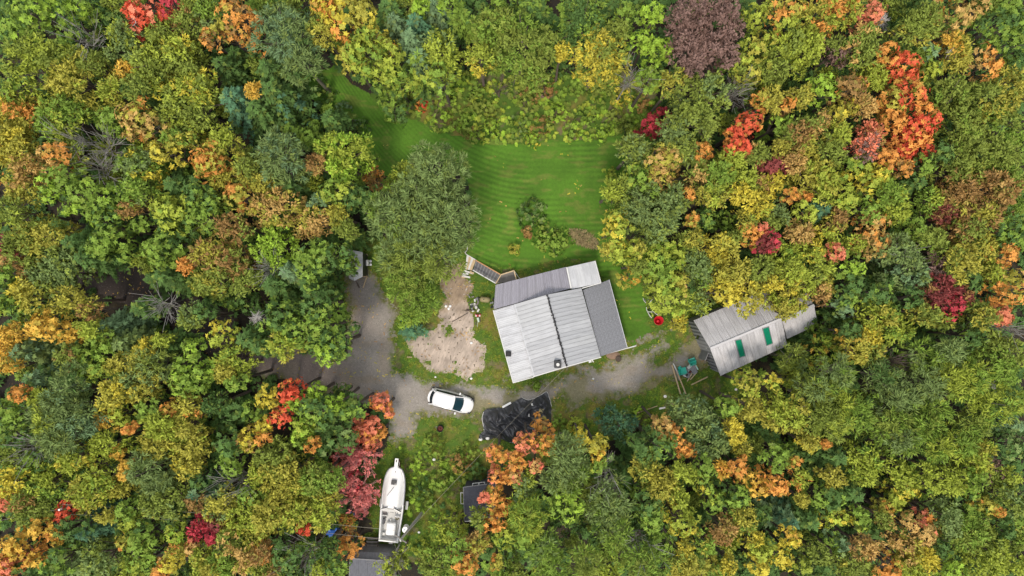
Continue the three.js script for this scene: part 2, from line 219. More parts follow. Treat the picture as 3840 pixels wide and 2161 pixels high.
{ // the house
  const K = crop(1700, 900, 0.3931), R = rnd; setSeed(11);
  const c0 = K(850, 780, 0), house = thing('house', 'single-storey house with pale metal gable roof, lean-tos and a black ridge in the clearing', 'house', [c0.x, 0, c0.z], 0.275);
  const r0 = K(895, 522, 4.2), r1 = K(1080, 1205, 4.2), e0 = K(1222, 458, 2.95), e1 = K(1405, 1115, 2.95), l0 = K(582, 614, 3.0), l1 = K(766, 1300, 3.0);
  roofPanels(house, e0, e1, r1, r0, 9, 1, 0.04, 0.055, M.steel); roofPanels(house, l1, l0, r0, r1, 9, 1, 0.04, 0.055, M.steel);
  const w0 = K(380, 672, 2.35), w1 = K(570, 1362, 2.35), m0 = K(600, 610, 2.86), m1 = K(782, 1296, 2.86);
  roofPanels(house, w1, w0, m0, m1, 8, 5, 0.02, 0.2, M.whiteSteel);
  wpart(house, 'valley_flashing', [bar(K(590, 612, 3.02), K(772, 1300, 3.02), 0.2, 0.03)], M.whiteSteel[1]);
  { // black closure along the ridge with ragged edges
    const g = []; setSeed(13); for (let k = 0; k < 64; k++) { const a = lerp(r0, r1, k / 64), b = lerp(r0, r1, (k + 1) / 64); const w = 0.11 + 0.12 * rnd() * rnd() + (k % 3 === 0 ? 0.06 : 0), o = (rnd() - 0.4) * 0.07; a.x += o; b.x += o; a.y = b.y = 4.25; g.push(bar(a, b, w, 0.05)); }
    wpart(house, 'ridge_closure', g, M.dark, { label: 'ragged black ridge closure strip' }); }
  const n0 = K(402, 430, 2.35), n1 = K(1078, 258, 2.35), n2 = K(1122, 462, 2.98), n3 = K(384, 662, 2.98);
  roofPanels(house, n0, n1, n2, n3, 9, 4, 0.035, 0.24, M.mauve);
  const s0 = K(1088, 260, 2.75), s1 = K(1352, 200, 2.75), s2 = K(1408, 410, 2.9), s3 = K(1130, 470, 2.9);
  roofPanels(house, s0, s1, s2, s3, 4, 3, 0.015, 0.15, M.whiteSteel);
  wpart(house, 'roof_trim', [bar(K(1082, 262, 2.85), K(1124, 462, 2.98), 0.12, 0.06), bar(s1, s2, 0.08, 0.08), bar(s2, K(1228, 462, 2.92), 0.08, 0.08)], M.trim);
  const d0 = K(1238, 478, 2.72), d1 = K(1486, 380, 2.35), d2 = K(1660, 1028, 2.35), d3 = K(1404, 1112, 2.72);
  { const n = 14; for (let k = 0; k < n; k++) { const f = (t) => [lerp(d0, d1, t), lerp(d3, d2, t)]; const [a, b] = f(k / n), [c, d] = f((k + 1) / n); a.y += 0.0; const up = 0.007; b.y += 0; c.y += up; d.y += up;
      wpart(house, 'shingle_row', ribbed(a, b, d, c, 1, 0.0005, 0.1, 0.03), k % 2 ? M.shingle : M.shingle2); } }
  wpart(house, 'eave_edge', [bar(d1, d2, 0.06, 0.08)], M.whiteSteel[1]);
  // walls under the roofs
  const inn = (loop, dy = -0.1, k = 0.95) => { const c = V(0, 0, 0); loop.forEach(p => c.add(p)); c.multiplyScalar(1 / loop.length); return loop.map(p => { const q = c.clone().lerp(p, k); q.y = p.y + dy; return q; }); };
  wpart(house, 'wall', prism(inn([l0, r0, e0, e1, r1, l1], -0.12)), M.wall); wpart(house, 'wall', prism(inn([w0, m0, m1, w1], -0.12, 0.93)), M.wall);
  wpart(house, 'wall', prism(inn([n0, n1, n2, n3], -0.12, 0.94)), M.wall); wpart(house, 'wall', prism(inn([s0, s1, s2, s3], -0.12, 0.93)), M.wall);
  for (const t of [[0.08, 0.03], [0.92, 0.03], [0.92, 0.97], [0.08, 0.97]]) { const p = lerp(lerp(d0, d1, t[0]), lerp(d3, d2, t[0]), t[1]); wpart(house, 'porch_post', rod(V(p.x, 0, p.z), V(p.x, p.y - 0.06, p.z), 0.06), M.oldWood); }
  wpart(house, 'fascia', [bar(K(570, 1364, 2.33), K(752, 1312, 2.6), 0.07, 0.16), bar(K(752, 1314, 2.9), lerp(K(766, 1304, 2.95), K(1080, 1208, 4.15), 0.03), 0.08, 0.14), bar(K(766, 1304, 2.92), K(1080, 1209, 4.14), 0.09, 0.16), bar(K(1080, 1209, 4.14), K(1407, 1119, 2.9), 0.09, 0.16), bar(w0, w1, 0.07, 0.1)], M.trim);
  wpart(house, 'gutter_pole', rod(K(1478, 1082, 2.25), K(1745, 1010, 2.25), 0.055), M.trim, { label: 'white pole running past the shingled roof corner' });
  { const q = K(525, 1086, 2.5), v = K(540, 1080, 2.52); wpart(house, 'roof_vent', [box(0.5, 0.22, 0.5, q.x, 2.62, q.z, 0.03), box(0.36, 0.06, 0.36, q.x, 2.77, q.z, 0.02)], M.dark); }
  { const q = K(995, 1186, 4.2); const c = wpart(house, 'chimney', [box(0.62, 0.7, 0.66, q.x, 4.1, q.z, 0.03)], M.black); wpart(house, 'chimney_base', [box(0.5, 0.1, 0.3, q.x + 0.35, 3.98, q.z - 0.22, 0.02)], M.dark);
    wpart(house, 'flue', [rod(V(q.x, 4.44, q.z), V(q.x, 4.62, q.z), 0.15, 0.15, 14)], M.offWhite); }
  // door, windows and step on the front
  const fx = (t, y, off) => { const p = lerp(K(800, 1270, 0), K(1370, 1100, 0), t), n = V(0.27, 0, 0.96); p.addScaledVector(n, off); p.y = y; return p; };
  const slab = (t, y, w, h, off, d) => box(w, h, d).rotateY(0.28).translate(...fx(t, y, off).toArray());
  const dr = wpart(house, 'door', slab(0.55, 1.05, 0.9, 2.0, -0.22, 0.06), M.offWhite); wpart(house, 'door_handle', slab(0.6, 1.0, 0.05, 0.12, -0.17, 0.05), M.iron);
  for (const t of [0.18, 0.85]) { wpart(house, 'window_frame', slab(t, 1.45, 1.1, 0.95, -0.23, 0.05), M.trim); wpart(house, 'window', slab(t, 1.45, 0.94, 0.8, -0.205, 0.04), M.glass); }
  wpart(house, 'door_step', slab(0.55, 0.1, 1.2, 0.2, 0.05, 0.5), M.oldWood);
}
{ // entry deck and ramp at the back corner
  const K = crop(1720, 920, 0.11034); const deck = thing('entry_ramp', 'weathered wooden entry ramp with orange handrail at the back corner of the house', 'ramp', K(1000, 850, 0).toArray().map((v, i) => i === 1 ? 0 : v));
  const a = K(590, 520, 0.3), b = K(1440, 1010, 0.85), c = K(1270, 1300, 0.85), d = K(490, 850, 0.3), g = []; setSeed(21);
  for (let k = 0; k < 26; k++) { const t0 = (k + 0.06) / 26, t1 = (k + 0.94) / 26, p = lerp(a, b, (t0 + t1) / 2), q = lerp(d, c, (t0 + t1) / 2), w = a.distanceTo(b) / 26 * 0.82; wpart(deck, 'deck_board', bar(p, q, w, 0.035), k % 3 ? M.deck : M.grey); }
  const e = K(1880, 870, 0.85), f = K(1960, 1190, 0.85), h = K(1270, 1340, 0.85);
  for (let k = 0; k < 6; k++) { const p = lerp(b, c, (k + 0.5) / 6), q = lerp(e, f, (k + 0.5) / 6); wpart(deck, 'landing_board', bar(p, q, 0.145, 0.035), M.oldWood); }
  const up = (p, y) => V(p.x, p.y + y, p.z);
  wpart(deck, 'handrail', [bar(up(a, 0.75), up(b, 0.75), 0.1, 0.05)], M.orangeWood); wpart(deck, 'handrail', [bar(up(d, 0.75), up(c, 0.75), 0.09, 0.05)], M.trim);
  wpart(deck, 'handrail', [bar(up(b, 0.8), up(e, 0.8), 0.1, 0.05), bar(up(e, 0.8), up(f, 0.8), 0.1, 0.05), bar(up(b, 0.82), up(c, 0.82), 0.09, 0.05)], M.pale);
  wpart(deck, 'brace', [bar(e, K(2080, 1150, 0.1), 0.07)], M.offWhite);
  for (const p of [a, b, c, d, e, f, lerp(a, b, 0.5), lerp(d, c, 0.5)]) wpart(deck, 'post', bar(V(p.x, 0, p.z), up(p, 0.78), 0.09), M.oldWood);
  const s0 = K(280, 330, 0.1), s1 = K(590, 500, 0.28), s2 = K(430, 850, 0.28), s3 = K(230, 820, 0.1);
  for (let k = 0; k < 4; k++) wpart(deck, 'step_board', bar(lerp(s0, s1, (k + 0.5) / 4), lerp(s3, s2, (k + 0.5) / 4), 0.26, 0.05), k % 2 ? M.pale : M.offWhite);
  wpart(deck, 'handrail', [bar(K(275, 320, 0.8), K(600, 510, 1.0), 0.08, 0.05)], M.trim);
  const ol = thing('lumber_pile', 'pile of pale offcut boards at the foot of the entry ramp', 'lumber', K(240, 1020, 0).toArray());
  [[100, 1080, 380, 1080, .1], [110, 1030, 390, 1100, .16], [150, 560, 260, 930, .06], [160, 860, 480, 960, .22], [380, 900, 520, 960, .3], [120, 960, 330, 980, .26]].forEach(([u, v, s, t, y], i) => wpart(ol, 'board', bar(K(u, v, y), K(s, t, y), 0.17, 0.05), [M.pale, M.offWhite][i % 2]));
  single('stepping_stone', [rod(K(75, 810, 0), K(75, 810, 0.12), 0.16, 0.13, 9)], M.offWhite, 'round pale stone beside the foot of the entry ramp', 'stone');
  single('drain_pipe', [tube([K(300, 40, 0.12), K(275, 180, 0.14), K(215, 230, 0.16), K(270, 320, 0.2)], 0.05)], M.offWhite, 'bent pale pipe lying in the grass above the ramp', 'pipe');
}
{ // barn with green skylights
  const K = crop(2300, 1050, 0.34483); setSeed(31); const c = K(1400, 600, 0);
  const barn = thing('barn', 'grey metal-roofed barn with two green skylights and a lower annex', 'barn', [c.x, 0, c.z], 0.4);
  const R0 = K(1058, 745, 5.0), R1 = K(1832, 420, 5.0), E0 = K(1170, 1042, 3.1), E1 = K(1892, 716, 3.1), U0 = K(878, 440, 3.1), U1 = K(1655, 112, 3.1);
  roofPanels(barn, E0, E1, R1, R0, 10, 4, 0.03, 0.2, M.barn); roofPanels(barn, U1, U0, R0, R1, 10, 4, 0.03, 0.2, M.barn);
  wpart(barn, 'ridge_cap', [bar(R0, R1, 0.2, 0.05).translate(0, 0.045, 0)], M.barn[1]);
  wpart(barn, 'roof_edge', [bar(U0, R0, 0.07, 0.1), bar(R0, E0, 0.07, 0.1)], M.barn[2]);
  for (const q of [[[1322, 658], [1390, 645], [1436, 825], [1372, 846]], [[1620, 530], [1690, 510], [1732, 690], [1666, 716]]]) {
    const p = q.map(([u, v]) => ray([2300 + u * 0.34483, 1050 + v * 0.34483], R0, R1, E0).add(V(0, 0.05, 0))); wpart(barn, 'skylight', ribbed(p[3], p[2], p[1], p[0], 4, 0.03, 0.22, 0.02), M.green); for (let k = 0; k < 4; k++) wpart(barn, 'skylight_frame', bar(p[k], p[(k + 1) % 4], 0.06, 0.07), M.grey); }
  const inn = (loop) => { const o = V(0, 0, 0); loop.forEach(p => o.add(p)); o.multiplyScalar(1 / loop.length); return loop.map(p => { const q = o.clone().lerp(p, 0.955); q.y = p.y - 0.12; return q; }); };
  const W = inn([U0, R0, E0, E1, R1, U1]); wpart(barn, 'wall', prism(W), M.barnWall);
  { // cladding boards, door and window on the gable facing the house
    const [u, r, e] = W, out = V(-1, 0, -0.42).normalize(); for (let k = 0; k < 14; k++) { const t = (k + 0.5) / 14, p = lerp(u, e, t); const top = t < 0.5 ? mix(u.y, r.y, t * 2) : mix(r.y, e.y, t * 2 - 1);
      const b = V(p.x, 0.05, p.z).addScaledVector(out, 0.04); wpart(barn, 'cladding_board', bar(b, V(b.x, top - 0.1, b.z), 0.05, u.distanceTo(e) / 14 * 0.86), k % 2 ? M.barnWall : M.grey); }
    const p = lerp(u, e, 0.62).addScaledVector(out, 0.1); wpart(barn, 'door', [box(0.08, 2.4, 1.7, 0, 0, 0, 0.02).rotateY(-0.42).translate(p.x, 1.2, p.z)], M.grey); wpart(barn, 'door_handle', [box(0.06, 0.2, 0.06).translate(p.x - 0.07, 1.1, p.z - 0.5)], M.iron);
    const q = lerp(u, e, 0.3).addScaledVector(out, 0.1); wpart(barn, 'window', [box(0.06, 0.8, 0.8).rotateY(-0.42).translate(q.x, 1.7, q.z)], M.glass);
    wpart(barn, 'wall_lamp', [box(0.16, 0.2, 0.16, K(1030, 740, 2.6).x - 0.1, 2.6, K(1030, 740, 2.6).z, 0.03)], M.white); }
  const a0 = K(1838, 440, 3.7), a1 = K(2185, 276, 3.7), b0 = K(1890, 642, 2.6), b1 = K(2226, 490, 2.6), t0 = K(1756, 286, 2.6), t1 = K(2104, 130, 2.6);
  roofPanels(barn, b0, b1, a1, a0, 5, 4, 0.03, 0.2, M.barn); roofPanels(barn, t1, t0, a0, a1, 5, 4, 0.03, 0.2, M.barn); wpart(barn, 'annex_ridge_cap', [bar(a0, a1, 0.26, 0.05).translate(0, 0.05, 0)], M.whiteSteel[0]);
  wpart(barn, 'annex_wall', prism(inn([t0, a0, b0, b1, a1, t1])), M.barnWall);
  single('oil_drum', [rod(K(1235, 215, 0), K(1235, 215, 0.9), 0.42, 0.42, 18), rod(K(1235, 215, 0.9), K(1235, 215, 0.93), 0.44, 0.44, 18)], M.grey, 'grey lidded bin against the shaded upper wall of the barn', 'bin');
}
{ // small shelter beside the drive
  const K = crop(1290, 920, 0.11036); setSeed(41); const c = K(450, 700, 0); const s = thing('shelter', 'small black-walled shelter with white roof on wooden legs beside the drive', 'shed', [c.x, 0, c.z]);
  const h = 2.55, a = K(632, 230, h), b = K(632, 1070, h), r0 = K(340, 180, h + 0.5), r1 = K(345, 1215, h + 0.5), q0 = K(40, 120, h), q1 = K(170, 1125, h);
  roofPanels(s, b, a, r0, r1, 3, 2, 0.015, 0.15, [M.white, M.whiteSteel[0]]); roofPanels(s, q0, q1, r1, r0, 3, 2, 0.015, 0.15, [M.white, M.whiteSteel[0]]);
  const g = [[K(610, 250, 2.2), K(610, 1040, 2.2)]]; const wa = V(a.x - 0.05, h - 0.05, a.z + 0.1), wb = V(b.x - 0.05, h - 0.05, b.z - 0.1), wc = V(q1.x + 0.1, h - 0.05, b.z - 0.1), wd = V(q1.x + 0.1, h - 0.05, a.z + 0.1);
  wpart(s, 'wall', prism([wa, wb, wc, wd], 0.12), M.black);
  for (const [p, m] of [[wa, M.pale], [wb, M.pale], [wc, M.brown], [wd, M.brown]]) { wpart(s, 'leg', bar(V(p.x, 0, p.z + (m === M.pale ? 0.15 : 0.2)), V(p.x, 0.6, p.z), 0.09), m); }
  wpart(s, 'rail', [bar(V(wb.x, 0.5, wb.z + 0.06), V(wc.x, 0.5, wc.z + 0.06), 0.07)], M.pale); wpart(s, 'brace', [bar(K(760, 1110, 0.9), K(650, 1440, 0), 0.08)], M.pale); wpart(s, 'brace', [bar(K(410, 1230, 2.2), K(520, 1440, 0), 0.07)], M.brown);
  const v = K(815, 600, 1.0); wpart(s, 'meter_box', [box(0.26, 0.5, 0.55, v.x - 0.05, 1.0, v.z, 0.03)], M.offWhite);
  single('bucket', [rod(K(895, 545, 0), K(895, 545, 0.32), 0.11, 0.13, 14)], M.white, 'white bucket beside the black wall of the shelter, upper of two', 'bucket'); single('bucket', [rod(K(900, 660, 0), K(900, 660, 0.3), 0.1, 0.12, 14)], M.white, 'white bucket beside the black wall of the shelter, lower of two', 'bucket');
}
{ // charcoal shed under the red maple
  const K = crop(1650, 1700, 0.31786); setSeed(43); const c = K(460, 580, 0); const s = thing('shed', 'flat charcoal-roofed shed with white window awnings, partly under a red maple', 'shed', [c.x, 0, c.z]);
  const a = K(275, 402, 2.5), b = K(668, 350, 2.5), d = K(290, 805, 2.4), e = K(690, 775, 2.4);
  roofPanels(s, d, e, b, a, 5, 1, 0.008, 0.1, [M.charcoal]); const inn = [a, b, e, d].map(p => { const o = K(480, 580, 2.4).lerp(p, 0.93); o.y = 2.3; return o; }); wpart(s, 'wall', prism(inn), M.charcoal);
  wpart(s, 'roof_edge', [bar(a, b, 0.06, 0.08), bar(a, d, 0.06, 0.08)], M.grey); wpart(s, 'roof_edge', [bar(d, lerp(d, e, 0.25), 0.07, 0.08)], M.trim);
  const frame = (p, q, w) => { const o = w; return [bar(p, q, 0.05), bar(p.clone().add(o), q.clone().add(o), 0.05), bar(p, p.clone().add(o), 0.05), bar(q, q.clone().add(o), 0.05)]; };
  wpart(s, 'window_awning', frame(K(278, 470, 2.2), K(280, 600, 2.2), V(-0.28, -0.1, 0)), M.trim); wpart(s, 'window_awning', frame(K(385, 385, 2.2), K(455, 378, 2.2), V(0, -0.1, -0.2)), M.trim); wpart(s, 'window_awning', frame(K(462, 376, 2.2), K(525, 370, 2.2), V(0, -0.1, -0.2)), M.trim);
}
{ // grey shed at the bottom
  const K = crop(1250, 1650, 0.35249); setSeed(45); const c = K(370, 1400, 0); const s = thing('shed', 'slate-grey hipped shed behind the boat stern with a bare tree over it', 'shed', [c.x, 0, c.z]);
  const a = K(245, 1190, 2.5), b = K(600, 1202, 2.5), d = K(178, 1262, 3.1), e = K(640, 1290, 3.1), f = K(165, 1560, 2.6), g = K(640, 1560, 2.6);
  roofPanels(s, b, a, d, e, 4, 1, 0.008, 0.1, [M.greyRoof2]); roofPanels(s, f, g, e, d, 5, 2, 0.012, 0.12, [M.greyRoof, M.greyRoof2]); wpart(s, 'roof_edge', [bar(d, e, 0.08, 0.04).translate(0, 0.03, 0), bar(d, f, 0.06, 0.08)], M.grey);
  const o = K(390, 1400, 2.6); wpart(s, 'wall', prism([a, b, e, g, f, d].map(p => { const q = o.clone().lerp(p, 0.93); q.y = p.y - 0.12; return q; })), M.grey);
  const st = thing('plank_ramp', 'brown plank loading steps between the boat stern and the slate-grey shed', 'steps', K(430, 1110, 0).toArray());
  for (let k = 0; k < 4; k++) { const v = 1048 + k * 38; wpart(st, 'plank', bar(K(352 - k * 3, v, 0.5 + k * 0.12), K(480, v + 4, 0.5 + k * 0.12), 0.22, 0.06), M.oldWood); }
  wpart(st, 'stringer', [bar(K(360, 1040, 0.42), K(350, 1190, 0.9), 0.06, 0.2), bar(K(475, 1040, 0.42), K(470, 1190, 0.9), 0.06, 0.2), bar(K(350, 1190, 0), K(350, 1190, 0.9), 0.08), bar(K(470, 1190, 0), K(470, 1190, 0.9), 0.08)], M.brown);
}

// ---------------------------------------------------------------- car, boat and yard things
function loft(sections, closed = false, capA = false, capB = false) { // rows of equal length joined into a skin
  const f = []; for (let i = 0; i + 1 < sections.length; i++) { const a = sections[i], b = sections[i + 1], n = a.length; for (let j = 0; j < n - (closed ? 0 : 1); j++) { const k = (j + 1) % n; f.push(a[j], b[j], b[k], a[j], b[k], a[k]); } }
  const cap = (s) => { const c = V(0, 0, 0); s.forEach(p => c.add(p)); c.multiplyScalar(1 / s.length); for (let j = 0; j < s.length; j++) f.push(c, s[j], s[(j + 1) % s.length]); }; if (capA) cap(sections[0]); if (capB) cap(sections[sections.length - 1]);
  let g = tris(f); g = mergeVertices((g.deleteAttribute('normal'), g.deleteAttribute('uv'), g), 1e-3); return outward(g);
}
function smoothPiece(g) { const q = g.toNonIndexed ? g : g; if (!q.attributes.uv) q.setAttribute('uv', new THREE.BufferAttribute(new Float32Array(q.attributes.position.count * 2), 2)); return q; }
{ // white hatchback, nose to the right
  const K = crop(1590, 1440, 0.08965), c = K(1110, 730, 0.8); const car = thing('parked_car', 'white hatchback car parked on the gravel drive next to the black tarp', 'car', [c.x, 0, c.z], -0.262);
  const paint = new THREE.MeshPhysicalMaterial({ color: 0xffffff, roughness: 0.35, clearcoat: 0.8, clearcoatRoughness: 0.1, side: THREE.DoubleSide }); paint.color.setRGB(0.8, 0.8, 0.8);
  const L = 2.25, hw = (x) => { const t = Math.abs(x) / L; return 0.885 * Math.pow(Math.max(0, 1 - Math.pow(t, x > 0 ? 6.5 : 8)), 0.4) * (x > 0.9 ? 1 - 0.05 * (x - 0.9) : 1) * (x < -1.4 ? 1 - 0.06 * (-1.4 - x) : 1); };
  const belt = (x) => x > 0.95 ? mix(0.98, 0.72, Math.pow((x - 0.95) / 1.3, 1.4)) : 0.98;
  const xs = []; for (let i = 0; i <= 36; i++) xs.push(-L + 0.015 + (2 * L - 0.03) * (0.5 - 0.5 * Math.cos(Math.PI * i / 36)));
  const rows = xs.map(x => { const w = hw(x), b = belt(x), r = []; for (let k = 0; k <= 20; k++) { const a = Math.PI * k / 20, sx = Math.cos(a), sy = Math.sin(a); const e = Math.pow(Math.abs(sx), 0.32) * Math.sign(sx), f = Math.pow(Math.abs(sy), 0.45); r.push(V(x, 0.3 + (b - 0.3) * f, -w * e)); } return r; });
  part(car, 'body', smoothPiece(loft(rows, false, true, true)), paint);
  part(car, 'underbody', [box(4.2, 0.22, 1.6, 0, 0.33, 0, 0.08)], M.dark);
  // roof and pillars over a glass house
  const rw = 0.66, roofY = 1.5, top = []; const rx = [-1.72, -1.5, -1.0, -0.3, 0.22, 0.42], ry = [1.36, 1.44, 1.5, 1.5, 1.46, 1.4];
  for (let i = 0; i < rx.length; i++) { const w = rw * (i === 0 ? 0.9 : i === 5 ? 0.92 : 1), r = []; for (let k = 0; k <= 8; k++) { const t = k / 4 - 1; r.push(V(rx[i] - (i === 5 ? 0.05 * t * t : 0) + (i === 0 ? 0.12 * t * t : 0), ry[i] - 0.05 * Math.pow(Math.abs(t), 3), w * t)); } top.push(r); }
  part(car, 'roof', smoothPiece(loft(top)), paint);
  const band = (p, n = 6) => { const s = []; for (const [a, b] of p) { const r = []; for (let k = 0; k <= n; k++) { const t = k / n * 2 - 1; r.push(V(a[0] + a[3] * t * t, a[1] - 0.03 * t * t, a[2] * t)); } s.push(r); } return smoothPiece(loft(s)); };
  part(car, 'windshield', band([[[0.42, 1.385, 0.6, -0.05]], [[0.85, 1.19, 0.65, -0.08]], [[1.28, 0.985, 0.70, -0.16]]]), new THREE.MeshPhysicalMaterial({ color: 0x1c3a44, roughness: 0.12, clearcoat: 1, side: THREE.DoubleSide }));
  part(car, 'rear_window', band([[[-1.74, 1.33, 0.58, 0.12]], [[-1.9, 1.19, 0.63, 0.14]], [[-2.03, 1.02, 0.66, 0.16]]]), M.glass);
  for (const s of [-1, 1]) {
    part(car, 'side_window', smoothPiece(loft([[V(-1.62, 1.0, s * 0.80), V(-1.5, 1.36, s * 0.665)], [V(-0.6, 0.99, s * 0.845), V(-0.6, 1.42, s * 0.675)], [V(0.35, 0.99, s * 0.845), V(0.28, 1.37, s * 0.665)], [V(1.12, 0.99, s * 0.79), V(0.85, 1.13, s * 0.74)]])), M.glass);
    part(car, 'pillar', [bar(V(0.36, 1.4, s * 0.64), V(1.3, 0.975, s * 0.74), 0.075, 0.05), bar(V(-1.66, 1.36, s * 0.62), V(-1.98, 0.98, s * 0.74), 0.13, 0.1), bar(V(-1.5, 1.4, s * 0.665), V(0.34, 1.4, s * 0.67), 0.05, 0.05)], paint);
    part(car, 'headlight', [box(0.4, 0.1, 0.09, 0, 0, 0, 0.03).rotateY(s * -0.75).translate(1.93, 0.735, s * 0.62)], M.iron); part(car, 'taillight', [box(0.14, 0.18, 0.16, 0, 0, 0, 0.04).rotateY(s * 0.5).translate(-1.98, 0.93, s * 0.7)], mat(0.06, 0.01, 0.012, 0.3));
    part(car, 'mirror', [box(0.16, 0.13, 0.24, 0.72, 1.02, s * 0.97, 0.04)], paint);
    for (const x of [-1.35, 1.4]) { const w = part(car, 'wheel', [new THREE.CylinderGeometry(0.33, 0.33, 0.22, 24).rotateX(Math.PI / 2)], M.black); w.position.set(x, 0.33, s * 0.77); part(w, 'rim', [new THREE.CylinderGeometry(0.2, 0.2, 0.025, 16).rotateX(Math.PI / 2).translate(0, 0, s * 0.105)], M.iron); }
  }
  part(car, 'bumper', [box(0.1, 0.2, 1.3, 2.12, 0.42, 0, 0.04)], M.black); part(car, 'wiper', [bar(V(1.24, 1.01, 0.05), V(1.1, 1.09, 0.5), 0.02), bar(V(1.26, 1.0, -0.45), V(1.14, 1.07, -0.02), 0.02)], M.black);
  part(car, 'roof_rack', [bar(V(-1.4, 1.49, 0.6), V(0.2, 1.5, 0.6), 0.03), bar(V(-1.4, 1.49, -0.6), V(0.2, 1.5, -0.6), 0.03)], M.offWhite);
}
{ // cabin boat on its trailer
  const K = crop(1400, 1700, 0.24845), st = K(222, 1350, 1.9), bw = K(347, 190, 1.9), ax = bw.clone().sub(st), L = Math.hypot(ax.x, ax.z);
  const boat = thing('cabin_boat', 'white cabin boat with black hatch on the overgrown ground beside the utility pole', 'boat', [st.x, 0, st.z], Math.atan2(-ax.z, ax.x));
  const gel = mat(0.8, 0.8, 0.79, 0.3), hw = (t) => t > 0.999 ? 0.05 : 1.07 * Math.pow(1 - Math.pow(clamp((t - 0.55) / 0.45), 3.2), 0.42) * mix(0.86, 1, clamp(t / 0.4)), gy = (t) => 1.78 + 0.32 * t * t;
  const N = 24, ts = [...Array(N + 1)].map((_, i) => i / N), X = (t) => t * L;
  part(boat, 'hull', smoothPiece(loft(ts.map(t => { const w = hw(t), y = gy(t), k = 0.55 + 0.75 * Math.pow(t, 4); return [V(X(t), y, -w), V(X(t) - 0.05, mix(k, y, 0.45), -w * 0.9), V(X(t) - 0.12 * t, k + 0.12, -w * 0.62), V(X(t) - 0.2 * t, k, 0), V(X(t) - 0.12 * t, k + 0.12, w * 0.62), V(X(t) - 0.05, mix(k, y, 0.45), w * 0.9), V(X(t), y, w)]; }), false, true)), gel);
  const tc = 0.46; // deck from here to the bow
  const dk = ts.filter(t => t >= tc - 0.02).map(t => { const w = hw(t) - 0.03, r = []; for (let k = -6; k <= 6; k++) { const s = k / 6, cab = sstep(0.86, 0.6, Math.abs(s)) * sstep(0.97, 0.6, t) * 0.34; r.push(V(X(t), gy(t) + 0.02 + cab + 0.05 * (1 - s * s), w * s)); } return r; }); part(boat, 'deck', smoothPiece(loft(dk)), gel);
  part(boat, 'cabin_bulkhead', tris([V(X(tc), 0.95, -1.1), V(X(tc), 0.95, 1.1), V(X(tc), 2.15, 0.85), V(X(tc), 0.95, -1.1), V(X(tc), 2.15, 0.85), V(X(tc), 2.15, -0.85)]), gel);
  for (const s of [-1, 1]) { part(boat, 'gunwale', smoothPiece(loft(ts.filter(t => t <= tc + 0.04).map(t => { const w = hw(t), y = gy(t); return [V(X(t), y, s * w), V(X(t), y + 0.05, s * (w - 0.02)), V(X(t), y + 0.05, s * (w - 0.2)), V(X(t), 1.0, s * (w - 0.2))]; }))), gel);
    part(boat, 'rub_rail', [tube(ts.map(t => V(X(t), gy(t) - 0.03, s * (hw(t) + 0.015))), 0.03, 5, 60)], M.grey);
    part(boat, 'bow_rail', [tube([0.5, 0.6, 0.7, 0.8, 0.9, 0.96].map(t => V(X(t), gy(t) + 0.45, s * (hw(t) - 0.1))), 0.018, 5, 40), ...[0.5, 0.65, 0.8, 0.93].map(t => rod(V(X(t), gy(t), s * (hw(t) - 0.1)), V(X(t), gy(t) + 0.45, s * (hw(t) - 0.1)), 0.014))], M.offWhite);
    part(boat, 'seat', [box(0.5, 0.1, 0.55, 2.75, 1.42, s * 0.62, 0.05), box(0.1, 0.45, 0.55, 2.48, 1.6, s * 0.62, 0.04)], s < 0 ? M.offWhite : gel); part(boat, 'seat_base', [box(0.4, 0.4, 0.42, 2.75, 1.18, s * 0.62, 0.03)], M.offWhite); }
  part(boat, 'cockpit_floor', [box(X(tc) - 0.05, 0.06, 1.9, X(tc) / 2 + 0.03, 0.98, 0, 0.01)], M.offWhite); part(boat, 'transom', [box(0.16, 0.95, 1.9, 0.1, 1.4, 0, 0.05)], gel);
  part(boat, 'hatch', [box(0.46, 0.06, 0.5, X(0.80), gy(0.8) + 0.37, 0, 0.03)], M.black); part(boat, 'hatch_latch', [box(0.1, 0.03, 0.08, X(0.8) - 0.14, gy(0.8) + 0.41, 0.14, 0.01)], M.offWhite);
  part(boat, 'antenna', [rod(V(X(0.74), 2.35, 0.05), V(X(0.62), 2.4, -0.5), 0.02)], M.grey);
  part(boat, 'windshield', [bar(V(3.2, 2.3, -0.95), V(3.45, 2.36, -0.35), 0.05, 0.3), bar(V(3.45, 2.36, 0.2), V(3.15, 2.3, 0.95), 0.05, 0.3)], M.glass); part(boat, 'windshield_frame', [bar(V(3.2, 2.47, -0.97), V(3.48, 2.52, -0.3), 0.045), bar(V(3.48, 2.52, -0.3), V(3.48, 2.52, 0.2), 0.045), bar(V(3.48, 2.52, 0.2), V(3.14, 2.47, 0.97), 0.045)], gel);
  part(boat, 'dashboard', [box(0.3, 0.35, 1.8, 3.05, 1.75, 0, 0.05)], M.offWhite); const wl = part(boat, 'steering_wheel', [new THREE.TorusGeometry(0.16, 0.022, 6, 16).rotateY(Math.PI / 2 - 0.5).translate(2.84, 1.85, 0.5)], M.black); part(boat, 'gauge', [box(0.04, 0.12, 0.36, 2.9, 1.86, 0.05, 0.02)], M.black);
  part(boat, 'locker', [box(0.75, 0.16, 0.42, 2.9, 1.52, -0.68, 0.03)], mat(0.14, 0.12, 0.12, 0.6)); part(boat, 'locker', [box(0.5, 0.3, 0.2, 1.75, 1.25, -0.72, 0.03)], mat(0.1, 0.1, 0.11, 0.6));
